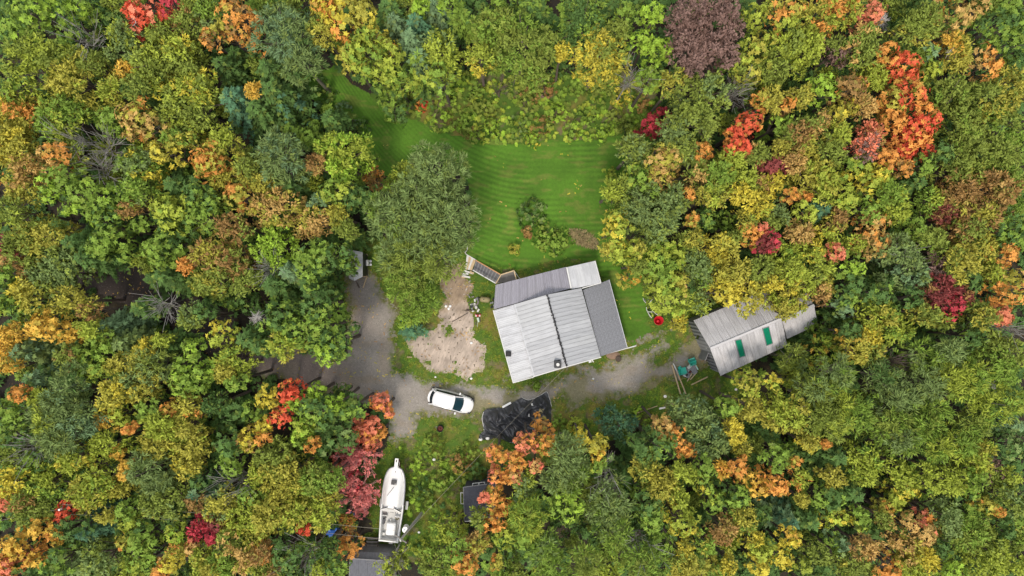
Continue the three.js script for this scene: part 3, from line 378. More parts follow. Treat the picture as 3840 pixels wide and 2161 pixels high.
  part(boat, 'engine_box', [box(1.25, 0.55, 0.95, 1.15, 1.3, 0.05, 0.14)], gel); part(boat, 'fuel_can', [box(0.3, 0.35, 0.3, 0.55, 1.2, -0.6, 0.06)], M.offWhite); part(boat, 'life_ring', [new THREE.TorusGeometry(0.2, 0.06, 8, 18).rotateX(Math.PI / 2).translate(0.5, 1.18, 0.35)], M.offWhite);
  setSeed(83); for (let k = 0; k < 16; k++) { const s = rr(0.06, 0.2); part(boat, 'gear', [box(s * 1.6, s, s, rr(0.3, 3.0), rr(1.06, 1.3), rr(-0.75, 0.75), 0.015).clone()], [M.grey, M.black, M.offWhite, M.iron, M.offWhite, M.brown][k % 6]); }
  part(boat, 'rope', [new THREE.TorusGeometry(0.16, 0.03, 6, 16).rotateX(Math.PI / 2).translate(2.1, 1.06, 0.5), new THREE.TorusGeometry(0.11, 0.03, 6, 14).rotateX(Math.PI / 2).translate(2.12, 1.1, 0.48)], M.tan); part(boat, 'outboard_bracket', [box(0.3, 0.4, 0.4, -0.12, 1.35, 0.2, 0.05)], M.grey);
  part(boat, 'boathook', [rod(V(2.2, 1.85, 0.85), V(0.6, 1.88, 0.7), 0.018)], M.grey);
  part(boat, 'bow_pulpit', [box(0.95, 0.06, 0.34, L + 0.28, 2.12, 0, 0.03)], gel); part(boat, 'anchor_roller', [box(0.22, 0.06, 0.1, L + 0.5, 2.17, 0, 0.02)], M.black); part(boat, 'pulpit_rail', [tube([V(L - 0.2, 2.5, 0.2), V(L + 0.4, 2.5, 0.34), V(L + 0.72, 2.5, 0.16), V(L + 0.74, 2.5, 0)], 0.016, 5, 20)], M.offWhite); part(boat, 'cleat', [box(0.16, 0.05, 0.05, X(0.93), gy(0.93) + 0.1, 0)], M.iron);
  const tr = thing('boat_trailer', 'rusty steel trailer carrying the white cabin boat', 'trailer', [st.x, 0, st.z], Math.atan2(-ax.z, ax.x));
  part(tr, 'frame', [bar(V(0.4, 0.5, -0.85), V(5.2, 0.5, -0.6), 0.1), bar(V(0.4, 0.5, 0.85), V(5.2, 0.5, 0.6), 0.1), bar(V(5.2, 0.5, -0.6), V(7.6, 0.5, 0), 0.1), bar(V(5.2, 0.5, 0.6), V(7.6, 0.5, 0), 0.1), bar(V(3.3, 0.45, -1.2), V(3.3, 0.45, 1.2), 0.09)], M.rust);
  for (const s of [-1, 1]) { const w = part(tr, 'wheel', [new THREE.CylinderGeometry(0.33, 0.33, 0.2, 20).rotateX(Math.PI / 2)], M.black); w.position.set(3.3, 0.33, s * 1.24); part(w, 'rim', [new THREE.CylinderGeometry(0.19, 0.19, 0.03, 14).rotateX(Math.PI / 2).translate(0, 0, s * 0.1)], M.offWhite); part(tr, 'mudguard', [box(0.8, 0.04, 0.26, 3.3, 0.72, s * 1.24, 0.02)], M.offWhite); }
  part(tr, 'bunk', [bar(V(0.6, 0.62, -0.45), V(4.6, 0.66, -0.4), 0.12, 0.12), bar(V(0.6, 0.62, 0.45), V(4.6, 0.66, 0.4), 0.12, 0.12)], M.oldWood);
}
{ // black tarp, crumpled over a low heap, white hem
  const K = crop(1500, 1400, 0.2759), o = [[1130, 525], [1180, 485], [1300, 470], [1400, 465], [1500, 405], [1600, 360], [1660, 330], [1735, 362], [1838, 332], [1992, 250], [2030, 340], [2062, 450], [2050, 560], [2060, 690], [2112, 820], [1960, 862], [1800, 850], [1650, 840], [1600, 935], [1480, 935], [1400, 900], [1300, 880], [1210, 905], [1075, 905], [1080, 835], [1140, 780], [1128, 700], [1118, 600]].map(([u, v]) => K(u, v, 0));
  const loop = new THREE.CatmullRomCurve3(o, true, 'catmullrom', 0.2).getPoints(140).map(p => [p.x, p.z]), pts = [], id = new Map(), idx = [], cell = 0.05; let x0 = 1e9, z0 = 1e9, x1 = -1e9, z1 = -1e9; for (const [x, z] of loop) { x0 = Math.min(x0, x); x1 = Math.max(x1, x); z0 = Math.min(z0, z); z1 = Math.max(z1, z); }
  const edge = (x, z) => { let d = 9; for (let i = 0; i < loop.length; i++) { const a = loop[i], b = loop[(i + 1) % loop.length]; d = Math.min(d, segD(x, z, [...a, ...b])); } return d; };
  const ridge = (x, z, s) => 1 - Math.abs(2 * fbm(x, z, s, 2) - 1);
  const hgt = (x, z) => { const d = edge(x, z), e = sstep(0, 0.9, d), q = fbm(x * 0.6, z * 0.6, 203, 2), u = x * 0.75 + z * 0.66, v = -x * 0.66 + z * 0.75; const [wx, wz] = warp(u, v, 0.5, 0.7, 209);
    return 0.03 + 0.06 * sstep(0, 0.12, d) + e * (0.22 + 0.35 * q) + (0.3 + 0.7 * e) * (0.6 * Math.pow(ridge(wx * 0.5, wz * 1.2, 205), 3) + 0.26 * Math.pow(ridge(wx * 1.1 + 7, wz * 2.6, 207), 3) + 0.05 * Math.pow(ridge(wx * 2.6 + 3, wz * 4.6, 213), 2)) + 0.02 * vn(x * 6, z * 6, 211); };
  const vt = (i, j) => { const k = i * 999 + j; if (!id.has(k)) { const x = x0 + i * cell, z = z0 + j * cell; id.set(k, pts.length / 3); pts.push(x, hgt(x, z), z); } return id.get(k); };
  for (let i = 0; x0 + i * cell < x1; i++) for (let j = 0; z0 + j * cell < z1; j++) if (inPoly(loop, x0 + (i + 0.5) * cell, z0 + (j + 0.5) * cell)) { const a = vt(i, j), b = vt(i + 1, j), c = vt(i + 1, j + 1), d = vt(i, j + 1); idx.push(a, d, b, b, d, c); }
  const g = new THREE.BufferGeometry(); g.setAttribute('position', new THREE.Float32BufferAttribute(pts, 3)); g.setIndex(idx); g.computeVertexNormals();
  const c = K(1620, 640, 0), tp = thing('tarp', 'crumpled black tarpaulin with white hem spread over a heap beside the drive', 'tarp', [c.x, 0, c.z]); wpart(tp, 'sheet', g, new THREE.MeshPhysicalMaterial({ color: 0x35363b, roughness: 0.42, ior: 1.75, side: THREE.DoubleSide }));
  const hem = (...p) => tube(p.map(([u, v]) => { const q = K(u, v, 0); q.y = hgt(q.x, q.z) + 0.02; return q; }), 0.028, 5, 40);
  wpart(tp, 'hem', [hem([1660, 330], [1735, 362], [1800, 345], [1838, 332], [1920, 290], [1992, 250], [2030, 340], [2060, 448])], M.offWhite); wpart(tp, 'hem', [hem([1138, 525], [1118, 600], [1130, 690], [1145, 770])], M.white); wpart(tp, 'hem', [hem([1490, 935], [1540, 938], [1600, 932])], M.offWhite); wpart(tp, 'hem', [hem([2040, 838], [2110, 822])], M.offWhite);
  const flap = K(1450, 430, 0.32); wpart(tp, 'folded_flap', [box(0.95, 0.03, 0.2, 0, 0, 0, 0.01).rotateY(0.5).translate(flap.x, 0.42, flap.z)], M.white);
  const pa = (u, v, w, d, m, r) => { const q = K(u, v, 0.5); return wpart(tp, 'patch', [box(w, 0.05, d, 0, 0, 0, 0.02).rotateY(r).translate(q.x, hgt(q.x, q.z) + 0.05, q.z)], m); }; pa(1918, 495, 0.42, 0.34, M.tan, -0.4); pa(1795, 425, 0.16, 0.3, M.offWhite, 0.3); pa(1750, 565, 0.14, 0.3, M.offWhite, 0.1);
  for (const [u, v, n] of [[1095, 900, 'left'], [1190, 885, 'right']]) single('tarp_weight', [new THREE.DodecahedronGeometry(0.17, 1).scale(1.2, 0.7, 1).translate(...K(u, v, 0.22).toArray())], M.white, n === 'left' ? 'white stone holding down the tarp at its outermost lower corner' : 'white stone on the black tarp next to the corner stone', 'stone');
}
{ // fire barrel
  const K = crop(1500, 1400, 0.2759), c = K(552, 742, 0), b = thing('fire_barrel', 'dark red burn barrel with cinders standing in grass below the white car', 'barrel', [c.x, 0, c.z]);
  part(b, 'drum', [new THREE.LatheGeometry([[0.3, 0], [0.31, 0.05], [0.3, 0.3], [0.315, 0.32], [0.3, 0.34], [0.3, 0.62], [0.315, 0.64], [0.29, 0.66], [0.275, 0.64], [0.275, 0.2]].map(([x, y]) => new THREE.Vector2(x, y)), 28)], M.black); part(b, 'ashes', [new THREE.CylinderGeometry(0.275, 0.275, 0.04, 20).translate(0, 0.4, 0), new THREE.DodecahedronGeometry(0.12, 0).translate(-0.04, 0.43, 0.02)], M.rust); part(b, 'lid_handle', [tube([V(-0.32, 0.6, -0.1), V(-0.42, 0.62, -0.18), V(-0.3, 0.6, -0.26)], 0.02)], M.grey);
}
{ // red barrow
  const K = crop(2400, 1100, 0.09654), c = K(680, 1050, 0), b = thing('wheelbarrow', 'red wheelbarrow with bent pale metal frame on the grass near the barn', 'wheelbarrow', [c.x, 0, c.z], 0);
  const R = (k, s, y, sh = 0) => { const r = []; for (let i = 0; i < 20; i++) { const a = i / 20 * 2 * Math.PI; r.push(V(Math.cos(a) * 0.42 * s * k, y, Math.sin(a) * 0.42 * k + sh)); } return r; };
  const tub = smoothPiece(loft([R(1.0, 1.05, 0.62), R(0.93, 1.05, 0.6), R(0.78, 1, 0.42, 0.03), R(0.5, 1, 0.34, 0.05)], true, false, true)); tub.rotateY(-0.15); part(b, 'tub', tub, M.red); part(b, 'rim', [new THREE.TorusGeometry(0.43, 0.025, 6, 24).rotateX(Math.PI / 2).scale(1.05, 1, 1).translate(0, 0.62, 0)], M.red);
  const w = (u, v, y) => { const p = K(u, v, y); return p; };
  wpart(b, 'frame', [tube([w(430, 930, 0.6), w(330, 780, 0.62), w(260, 640, 0.62), w(250, 540, 0.62)], 0.035), tube([w(800, 800, 0.66), w(700, 840, 0.66), w(600, 780, 0.64), w(500, 690, 0.62), w(470, 660, 0.62)], 0.035), bar(w(310, 725, 0.62), w(480, 730, 0.62), 0.06), tube([w(330, 780, 0.5), w(400, 900, 0.45), w(460, 960, 0.45)], 0.05)], M.offWhite);
  const wheel = part(b, 'wheel', [new THREE.TorusGeometry(0.16, 0.05, 8, 18).rotateX(Math.PI / 2 - 0.6)], M.black); wheel.position.copy(w(370, 610, 0.25)).sub(b.position); wheel.position.y = 0.25; wpart(b, 'leg', [rod(w(520, 800, 0.6), w(510, 790, 0), 0.03), rod(w(620, 800, 0.6), w(630, 820, 0), 0.03)], M.iron);
  const sw = thing('folding_frame', 'pale folded metal frame under leaves behind the red wheelbarrow', 'metal frame', w(280, 320, 0).toArray()); wpart(sw, 'bar', [tube([w(120, 190, 0.4), w(160, 290, 0.35), w(260, 400, 0.3)], 0.035)], M.offWhite); wpart(sw, 'bar', [tube([w(490, 230, 0.4), w(400, 340, 0.35), w(330, 420, 0.3)], 0.03)], M.offWhite); wpart(sw, 'leg', [rod(w(180, 230, 0.35), w(250, 350, 0), 0.025), rod(w(300, 230, 0.35), w(350, 300, 0), 0.025)], M.grey); wpart(sw, 'foot', [bar(w(240, 390, 0.05), w(420, 390, 0.05), 0.05)], M.iron);
}
{ // scrap heap and timbers by the barn
  const K = crop(2500, 1330, 0.11036); setSeed(61);
  const ch = (u, v, turn, tilt, label) => { const q = K(u, v, 0), c = thing('lawn_chair', label, 'chair', [q.x, 0.12, q.z], turn, 'chairs on the scrap heap'); c.rotation.z = tilt; c.scale.setScalar(1.2);
    part(c, 'seat', [box(0.5, 0.04, 0.5, 0, 0.4, 0, 0.02)], M.teal); part(c, 'backrest', [box(0.05, 0.5, 0.5, -0.25, 0.66, 0, 0.02)], M.teal); for (const x of [-0.22, 0.22]) for (const z of [-0.22, 0.22]) part(c, 'leg', [rod(V(x, 0, z), V(x, 0.4, z), 0.025)], M.teal); for (const z of [-0.25, 0.25]) part(c, 'armrest', [box(0.45, 0.035, 0.06, 0.0, 0.6, z, 0.015)], M.teal); };
  ch(870, 190, 0.4, 0.25, 'teal plastic lawn chair tipped at the upper tip of the scrap heap'); ch(850, 310, 1.9, -0.6, 'teal plastic lawn chair upended in the middle of the scrap heap'); ch(600, 500, 0.3, 0.5, 'teal plastic lawn chair lying toward the timbers on the scrap heap');
  const heap = thing('scrap_heap', 'heap of grey scrap metal and rubbish among teal chairs near the barn', 'scrap', K(700, 640, 0).toArray());
  for (let k = 0; k < 26; k++) { const u = rr(460, 960), v = rr(420, 790) - (u - 460) * 0.12, q = K(u, v, 0), s = rr(0.12, 0.34); wpart(heap, 'scrap_piece', [box(s * 1.5, 0.05 + s * 0.4, s, 0, 0, 0, 0.015).rotateY(rr(0, 3)).rotateZ(rr(-0.4, 0.4)).translate(q.x, rr(0.08, 0.3), q.z)], [M.grey, M.offWhite, M.iron, M.grey, M.teal, M.oldWood][k % 6]); }
  wpart(heap, 'scrap_sheet', [box(0.75, 0.03, 0.5, 0, 0, 0, 0.01).rotateY(0.5).rotateZ(0.1).translate(...K(880, 490, 0.35).toArray())], M.grey);
  single('red_can', [rod(K(770, 620, 0.3), K(830, 560, 0.42), 0.1, 0.1, 12)], M.rust, 'dark red can lying on the scrap heap', 'can'); single('tray', [box(0.12, 0.06, 0.5, 0, 0, 0, 0.02).rotateY(0.5).translate(...K(1030, 440, 0.35).toArray())], mat(0.5, 0.75, 0.62), 'pale mint plastic tray at the barn end of the scrap heap', 'tray'); single('black_tub', [rod(K(470, 580, 0.02), K(470, 580, 0.28), 0.15, 0.18, 14)], M.black, 'black tub at the timber end of the scrap heap', 'tub');
  const bl = (u, v, s, t, y0, y1, w, m, l) => single('timber', [bar(K(u, v, y0), K(s, t, y1), w, w * 0.8)], m, l, 'timber', 'timbers lying by the scrap heap');
  bl(180, 350, 470, 1340, 0.12, 0.1, 0.13, M.pale, 'long pale timber beside the scrap heap, farthest from the barn'); bl(220, 300, 400, 660, 0.3, 0.24, 0.11, M.offWhite, 'short bleached board crossing the tops of the long timbers'); bl(340, 560, 655, 1340, 0.2, 0.1, 0.12, M.pale, 'long pale timber touching the scrap heap edge'); bl(260, 420, 420, 880, 0.1, 0.1, 0.12, M.oldWood, 'grey weathered board between the two long timbers'); bl(840, 1030, 1400, 755, 0.08, 0.08, 0.11, M.pale, 'lone pale timber on the grass between scrap heap and barn'); bl(700, 910, 860, 640, 0.08, 0.3, 0.09, M.pale, 'short stick leaning off the heap, nearer the long timbers'); bl(800, 860, 1040, 590, 0.08, 0.3, 0.09, M.pale, 'short stick leaning off the heap, nearer the barn');
  const Q = crop(2300, 1050, 0.34483), pl = (u, v, s, t, w, m, l) => single('plank', [bar(Q(u, v, 0.1), Q(s, t, 0.1), w, 0.05)], m, l, 'plank', 'planks along the grass bank'); pl(660, 1340, 860, 1272, 0.09, M.pale, 'long thin plank on the grass bank below the timbers'); pl(585, 1340, 680, 1358, 0.09, M.pale, 'short thin plank crossing the grass bank'); pl(500, 1402, 565, 1388, 0.16, M.white, 'short white board on the grass bank'); pl(250, 1450, 480, 1372, 0.07, M.pale, 'long thin plank behind the round dark spruce');
}
{ // yard things by the house
  const K = crop(1730, 1080, 0.11038);
  const tk = K(810, 395, 0), t = thing('oil_tank', 'olive horizontal oil tank on a stand at the house wall', 'tank', [tk.x, 0, tk.z], -0.1); part(t, 'drum', [new THREE.CapsuleGeometry(0.27, 0.5, 6, 18).rotateZ(Math.PI / 2).translate(0, 0.62, 0)], M.tan); part(t, 'leg', [rod(V(-0.3, 0, 0.2), V(-0.3, 0.45, 0.18), 0.03), rod(V(0.3, 0, 0.2), V(0.3, 0.45, 0.18), 0.03)], M.iron); part(t, 'leg', [rod(V(-0.3, 0, -0.2), V(-0.3, 0.45, -0.18), 0.03), rod(V(0.3, 0, -0.2), V(0.3, 0.45, -0.18), 0.03)], M.iron); part(t, 'filler_cap', [rod(V(-0.1, 0.88, 0), V(-0.1, 0.96, 0), 0.05)], M.iron);
  const or = thing('garden_ornament', 'red and white bow-topped garden ornament lying at the wood-chip edge', 'ornament', K(565, 1050, 0).toArray());
  wpart(or, 'body', [rod(K(555, 1010, 0.2), K(590, 1160, 0.16), 0.13, 0.085, 12)], mat(0.55, 0.68, 0.55, 0.6)); wpart(or, 'bow', [new THREE.SphereGeometry(0.1, 12, 8).scale(1, 0.8, 1.1).translate(...K(500, 945, 0.28).toArray()), new THREE.SphereGeometry(0.1, 12, 8).scale(1, 0.8, 1.1).translate(...K(620, 945, 0.28).toArray())], mat(0.85, 0.62, 0.6)); wpart(or, 'ribbon', [new THREE.SphereGeometry(0.11, 12, 8).scale(0.7, 1, 1.4).translate(...K(558, 940, 0.3).toArray()), new THREE.SphereGeometry(0.07, 10, 6).translate(...K(480, 900, 0.24).toArray()), new THREE.SphereGeometry(0.07, 10, 6).translate(...K(640, 900, 0.24).toArray())], mat(0.5, 0.02, 0.05, 0.6)); wpart(or, 'stick', [rod(K(560, 1150, 0.1), K(540, 1330, 0.04), 0.018)], M.offWhite); wpart(or, 'stand', [bar(K(500, 1150, 0.08), K(490, 1270, 0.05), 0.07, 0.1), bar(K(620, 1000, 0.1), K(640, 1150, 0.1), 0.05, 0.12)], M.black);
  setSeed(71); const sc = thing('scrap_heap', 'grey heap of twisted metal bits between wood chips and oil tank', 'scrap', K(470, 560, 0).toArray());
  for (let k = 0; k < 22; k++) { const u = rr(250, 630), v = rr(300, 800), q = K(u, v, 0), s = rr(0.08, 0.2); wpart(sc, 'scrap_piece', [box(s * 2, 0.04 + s * 0.3, s, 0, 0, 0, 0.012).rotateY(rr(0, 3)).rotateZ(rr(-0.5, 0.5)).translate(q.x, rr(0.06, 0.2), q.z)], [M.grey, M.iron, M.offWhite, M.oldWood][k % 4]); }
  single('wheel_rim', [new THREE.TorusGeometry(0.12, 0.035, 8, 18).rotateX(Math.PI / 2).scale(0.8, 1, 1.1).translate(...K(500, 665, 0.3).toArray()), new THREE.CylinderGeometry(0.07, 0.07, 0.03, 12).translate(...K(500, 665, 0.3).toArray())], M.offWhite, 'small pale wheel rim on the twisted metal heap', 'wheel'); single('branch_pole', [tube([K(-320, 1160, 0.1), K(0, 985, 0.12), K(230, 850, 0.14)], 0.03)], M.brown, 'thin brown pole lying across the wood chips', 'pole'); single('log', [rod(K(170, 760, 0.12), K(480, 770, 0.14), 0.09, 0.07, 10)], M.brown, 'short brown log under the twisted metal heap', 'log');
  setSeed(73); const jn = thing('flower_pots', 'cluster of small dark pots against the mauve-roofed house wall', 'pots', K(1070, 510, 0).toArray()); for (const [u, v, r] of [[1090, 390, .12], [1060, 500, .1], [1110, 600, .1], [1000, 520, .09], [1030, 660, .12]]) wpart(jn, 'pot', [rod(K(u, v, 0), K(u, v, 0.3), r * 0.8, r, 12)], r > 0.11 ? M.dark : M.grey);
  const Q = crop(1250, 850, 0.41375); const ru = thing('paper_litter', 'white crumpled litter on the wood chips below the tall pine', 'litter', Q(1035, 730, 0).toArray()); for (const [u, v] of [[1020, 722], [1045, 745], [1058, 722]]) wpart(ru, 'scrap', [new THREE.DodecahedronGeometry(0.14, 0).scale(1, 0.5, 1.1).translate(...Q(u, v, 0.08).toArray())], M.white);
  single('log', [rod(Q(668, 1182, 0.08), Q(712, 1184, 0.08), 0.09, 0.09, 10)], M.tan, 'short cut log on grass where drive meets the wood chips', 'log');
  const S = [['white stone at the lower tip of the wood chips', Q(1250, 1378, 0.06), .13], ['pale stone on the gravel edge above the car', Q(925, 1365, 0.05), .1], ['pale stone by the chip patch and lawn strip', Q(1250, 1055, 0.06), .14], ['pale stone near the house front corner', crop(1700, 900, 0.3931)(1335, 1325, 0.05), .1], ['white stone below the barn on bare soil', crop(2300, 1050, 0.34483)(1335, 1192, 0.06), .13], ['pale stone at the drive edge above the grass bank', crop(2300, 1050, 0.34483)(565, 1268, 0.06), .16], ['white stone in the weeds between boat and charcoal shed', crop(1250, 1650, 0.35249)(1070, 210, 0.3), .15], ['white stone in brown weeds beside the utility pole', crop(1250, 1650, 0.35249)(910, 985, 0.2), .12]];
  for (const [l, p, r] of S) single('stone', [new THREE.DodecahedronGeometry(r, 1).scale(1.1, 0.6, 0.95).translate(p.x, p.y, p.z)], M.white, l, 'stone');
  const T = crop(1700, 900, 0.3931); single('bracket', [box(0.28, 0.06, 0.2, 0, 0, 0, 0.02).rotateY(0.3).translate(...T(1305, 1162, 0.4).toArray()), box(0.1, 0.06, 0.3).rotateY(0.6).translate(...T(1330, 1155, 0.4).toArray())], M.white, 'small white bracket under the front eave of the house', 'bracket'); single('stump', [rod(T(1575, 1135, 0), T(1575, 1135, 0.35), 0.3, 0.26, 12)], M.brown, 'dark stump at the end of the shingled lean-to', 'stump'); single('dirt_mound', [new THREE.SphereGeometry(0.55, 20, 10).scale(1.3, 0.35, 0.8).translate(...T(1525, 1100, 0).toArray())], noisy([0.3, 0.2, 0.14], 0.4, 8, 8, 151), 'small reddish dirt mound against the shingled lean-to', 'mound');

  const B = crop(1200, 1850, 0.21383); const bt = thing('blue_tarp', 'bright blue plastic sheet bundled under the yellow tree beside the wires', 'tarp', B(200, 710, 0).toArray()); setSeed(77); for (const [u, v, w, d] of [[190, 690, .9, .5], [200, 760, .5, .5], [300, 640, .4, .35], [150, 665, .5, .3]]) wpart(bt, 'fold', [box(w, 0.16, d, 0, 0, 0, 0.06).rotateY(rr(-0.5, 0.5)).rotateX(rr(-0.3, 0.3)).translate(...B(u, v, 2.2).toArray())], M.blue); wpart(bt, 'pole', [rod(B(200, 700, 0), B(200, 700, 2.1), 0.06)], M.oldWood);
  const bb = thing('blue_bin', 'small blue bin beside the red-leaved bare shrub', 'bin', B(575, 345, 0).toArray()); wpart(bb, 'tub', [box(0.44, 0.6, 0.36, ...(p => [p.x, 0.35, p.z])(B(575, 340, 0.3)), 0.05)], M.blue); wpart(bb, 'base', [box(0.2, 0.2, 0.3, ...(p => [p.x, 0.1, p.z])(B(598, 385, 0.1)), 0.02)], M.dark);
  single('blue_crate', [box(0.4, 0.4, 0.4, 0, 0, 0, 0.04).rotateY(0.5).translate(...B(330, 450, 0.5).toArray())], mat(0.2, 0.22, 0.33), 'faded grey-blue crate beneath the yellow tree near the blue bin', 'crate');
}
{ // power line: two poles, wires
  const T = crop(960, 1620, 0.37267), a = T(1675, 808, 0), b = T(1452, 1088, 8.2); const pole = thing('utility_pole', 'weathered grey utility pole with white transformer leaning past the boat', 'pole', [a.x, 0, a.z]);
  const poleM = noisy([0.46, 0.44, 0.41], 0.25, 3, 10, 161, 0.9); wpart(pole, 'shaft', [rod(V(a.x, 0, a.z), b, 0.15, 0.1, 12)], poleM); const m = lerp(V(a.x, 0, a.z), b, 0.62); wpart(pole, 'transformer', [rod(m.clone().add(V(-0.32, -0.3, -0.02)), m.clone().add(V(-0.32, 0.45, -0.02)), 0.27, 0.27, 18)], M.white); wpart(pole, 'bushing', [rod(m.clone().add(V(-0.4, 0.45, 0)), m.clone().add(V(-0.4, 0.6, 0)), 0.06)], M.offWhite); wpart(pole, 'crossarm', [bar(b.clone().add(V(-0.5, -0.25, -0.35)), b.clone().add(V(0.5, -0.25, 0.35)), 0.09)], M.oldWood); wpart(pole, 'insulator', [rod(b.clone().add(V(0.05, 0, 0)), b.clone().add(V(0.05, 0.25, 0)), 0.06)], M.offWhite);
  const U = crop(0, 1620, 0.37267), p0 = U(735, 735, 0), p1 = U(610, 778, 9.2), far = thing('utility_pole', 'pale utility pole top rising among trees near a small red maple', 'pole', [p0.x, 0, p0.z]); const pb = p1.clone().multiplyScalar(1); wpart(far, 'shaft', [rod(V(p1.x + 0.4, 0, p1.z - 0.2), pb, 0.15, 0.11, 10)], poleM); wpart(far, 'insulator', [rod(pb, pb.clone().add(V(0, 0.25, 0)), 0.09)], M.white); wpart(far, 'crossarm', [bar(pb.clone().add(V(0.1, -0.2, -0.5)), pb.clone().add(V(-0.1, -0.2, 0.5)), 0.08)], M.oldWood);
  const wireM = mat(0.42, 0.38, 0.3, 0.7), sag = (p, q, s) => [p, lerp(p, q, 0.25).add(V(0, -s * 0.75, 0)), lerp(p, q, 0.5).add(V(0, -s, 0)), lerp(p, q, 0.75).add(V(0, -s * 0.75, 0)), q];
  const wire = (p, q, s, l) => single('wire', [tube(sag(p, q, s), 0.011, 4, 40)], wireM, l, 'wire', 'overhead wires'); const hs = crop(1500, 1400, 0.2759)(1100, 750, 5.5);
  wire(b.clone().add(V(0.3, -0.1, 0.2)), pb.clone().add(V(-0.1, 0, 0.4)), 0.8, 'lower overhead wire between the leaning pole and the far pole'); wire(b.clone().add(V(-0.35, 0, -0.8)), pb.clone().add(V(0.1, 0, -0.4)), 0.5, 'upper overhead wire between the leaning pole and the far pole'); wire(pb, U(-250, 950, 9.4), 0.4, 'overhead wire from the far pole out past the picture edge'); wire(b, lerp(crop(1700, 900, 0.3931)(1100, 1190, 4.0), hs, 0), 0.9, 'service wire from the leaning pole over the tarp to the house');
}

// ---------------------------------------------------------------- foliage
const PAL = { L: ['lime', 144, 178, 40], G: ['green', 118, 148, 42], D: ['dark-green', 74, 108, 44], O: ['olive', 124, 140, 46], V: ['grey-green', 112, 134, 70], B: ['blue-green', 102, 132, 88], T: ['teal-green', 68, 112, 80], W: ['yellow-green', 154, 168, 44],
  K: ['olive-yellow', 168, 162, 50], Y: ['yellow', 202, 186, 46], U: ['golden', 214, 170, 54], N: ['orange', 214, 144, 58], P: ['peach', 192, 154, 82], R: ['red', 212, 84, 50], S: ['salmon', 218, 124, 90], C: ['crimson', 184, 56, 68], M: ['maroon', 130, 58, 54], Q: ['mauve-brown', 126, 98, 88], E: ['rusty-brown', 152, 114, 60], I: ['pink-red', 226, 128, 120], A: ['grey', 170, 163, 155] };
const GAIN = 1.12;
const col = (k) => { const [, r, g, b] = PAL[k]; const q = [lin(r), lin(g), lin(b)], y = 0.25 * q[0] + 0.65 * q[1] + 0.1 * q[2]; return q.map(v => mix(v, y, 0.05) * GAIN); };
const leafMat = new THREE.MeshStandardMaterial({ vertexColors: true, roughness: 0.85, side: THREE.DoubleSide });
const barkMat = noisy([0.11, 0.09, 0.075], 0.4, 4, 8, 301, 0.95), greyBark = mat(0.42, 0.395, 0.37, 0.9), redBark = mat(0.66, 0.34, 0.32, 0.9), limbBark = mat(0.24, 0.22, 0.17, 0.9), brownBark = mat(0.2, 0.15, 0.13, 0.9);
class Leaves {
  constructor() { this.p = []; this.n = []; this.c = []; this.i = []; }
  leaf(x, y, z, dx, dy, dz, nx, ny, nz, len, wid, c, k) {
    let sx = dy * nz - dz * ny, sy = dz * nx - dx * nz, sz = dx * ny - dy * nx; const sl = Math.hypot(sx, sy, sz) || 1; sx /= sl; sy /= sl; sz /= sl;
    let ux = sy * dz - sz * dy, uy = sz * dx - sx * dz, uz = sx * dy - sy * dx; if (ux * nx + uy * ny + uz * nz < 0) { ux = -ux; uy = -uy; uz = -uz; }
    const o = this.p.length / 3, m = 0.45 * len, w = wid / 2, f = wid * 0.18;
    this.p.push(x, y, z, x + dx * m + sx * w + ux * f, y + dy * m + sy * w + uy * f, z + dz * m + sz * w + uz * f, x + dx * len, y + dy * len, z + dz * len, x + dx * m - sx * w + ux * f, y + dy * m - sy * w + uy * f, z + dz * m - sz * w + uz * f);
    for (let q = 0; q < 4; q++) { this.n.push(ux, uy, uz); this.c.push(c[0] * k, c[1] * k, c[2] * k); }
    this.i.push(o, o + 1, o + 2, o, o + 2, o + 3);
  }
  geometry() { const g = new THREE.BufferGeometry(); g.setAttribute('position', new THREE.Float32BufferAttribute(this.p, 3)); g.setAttribute('normal', new THREE.Float32BufferAttribute(this.n, 3)); g.setAttribute('color', new THREE.Float32BufferAttribute(this.c, 3)); g.setIndex(this.i); return g; }
}
const ball = () => { let x, y, z, l; do { x = rr(-1, 1); y = rr(-1, 1); z = rr(-1, 1); l = Math.hypot(x, y, z); } while (l > 1 || l < 0.05); return [x / l, y / l, z / l]; };
const unit = (x, y, z) => { const l = Math.hypot(x, y, z) || 1; return [x / l, y / l, z / l]; };
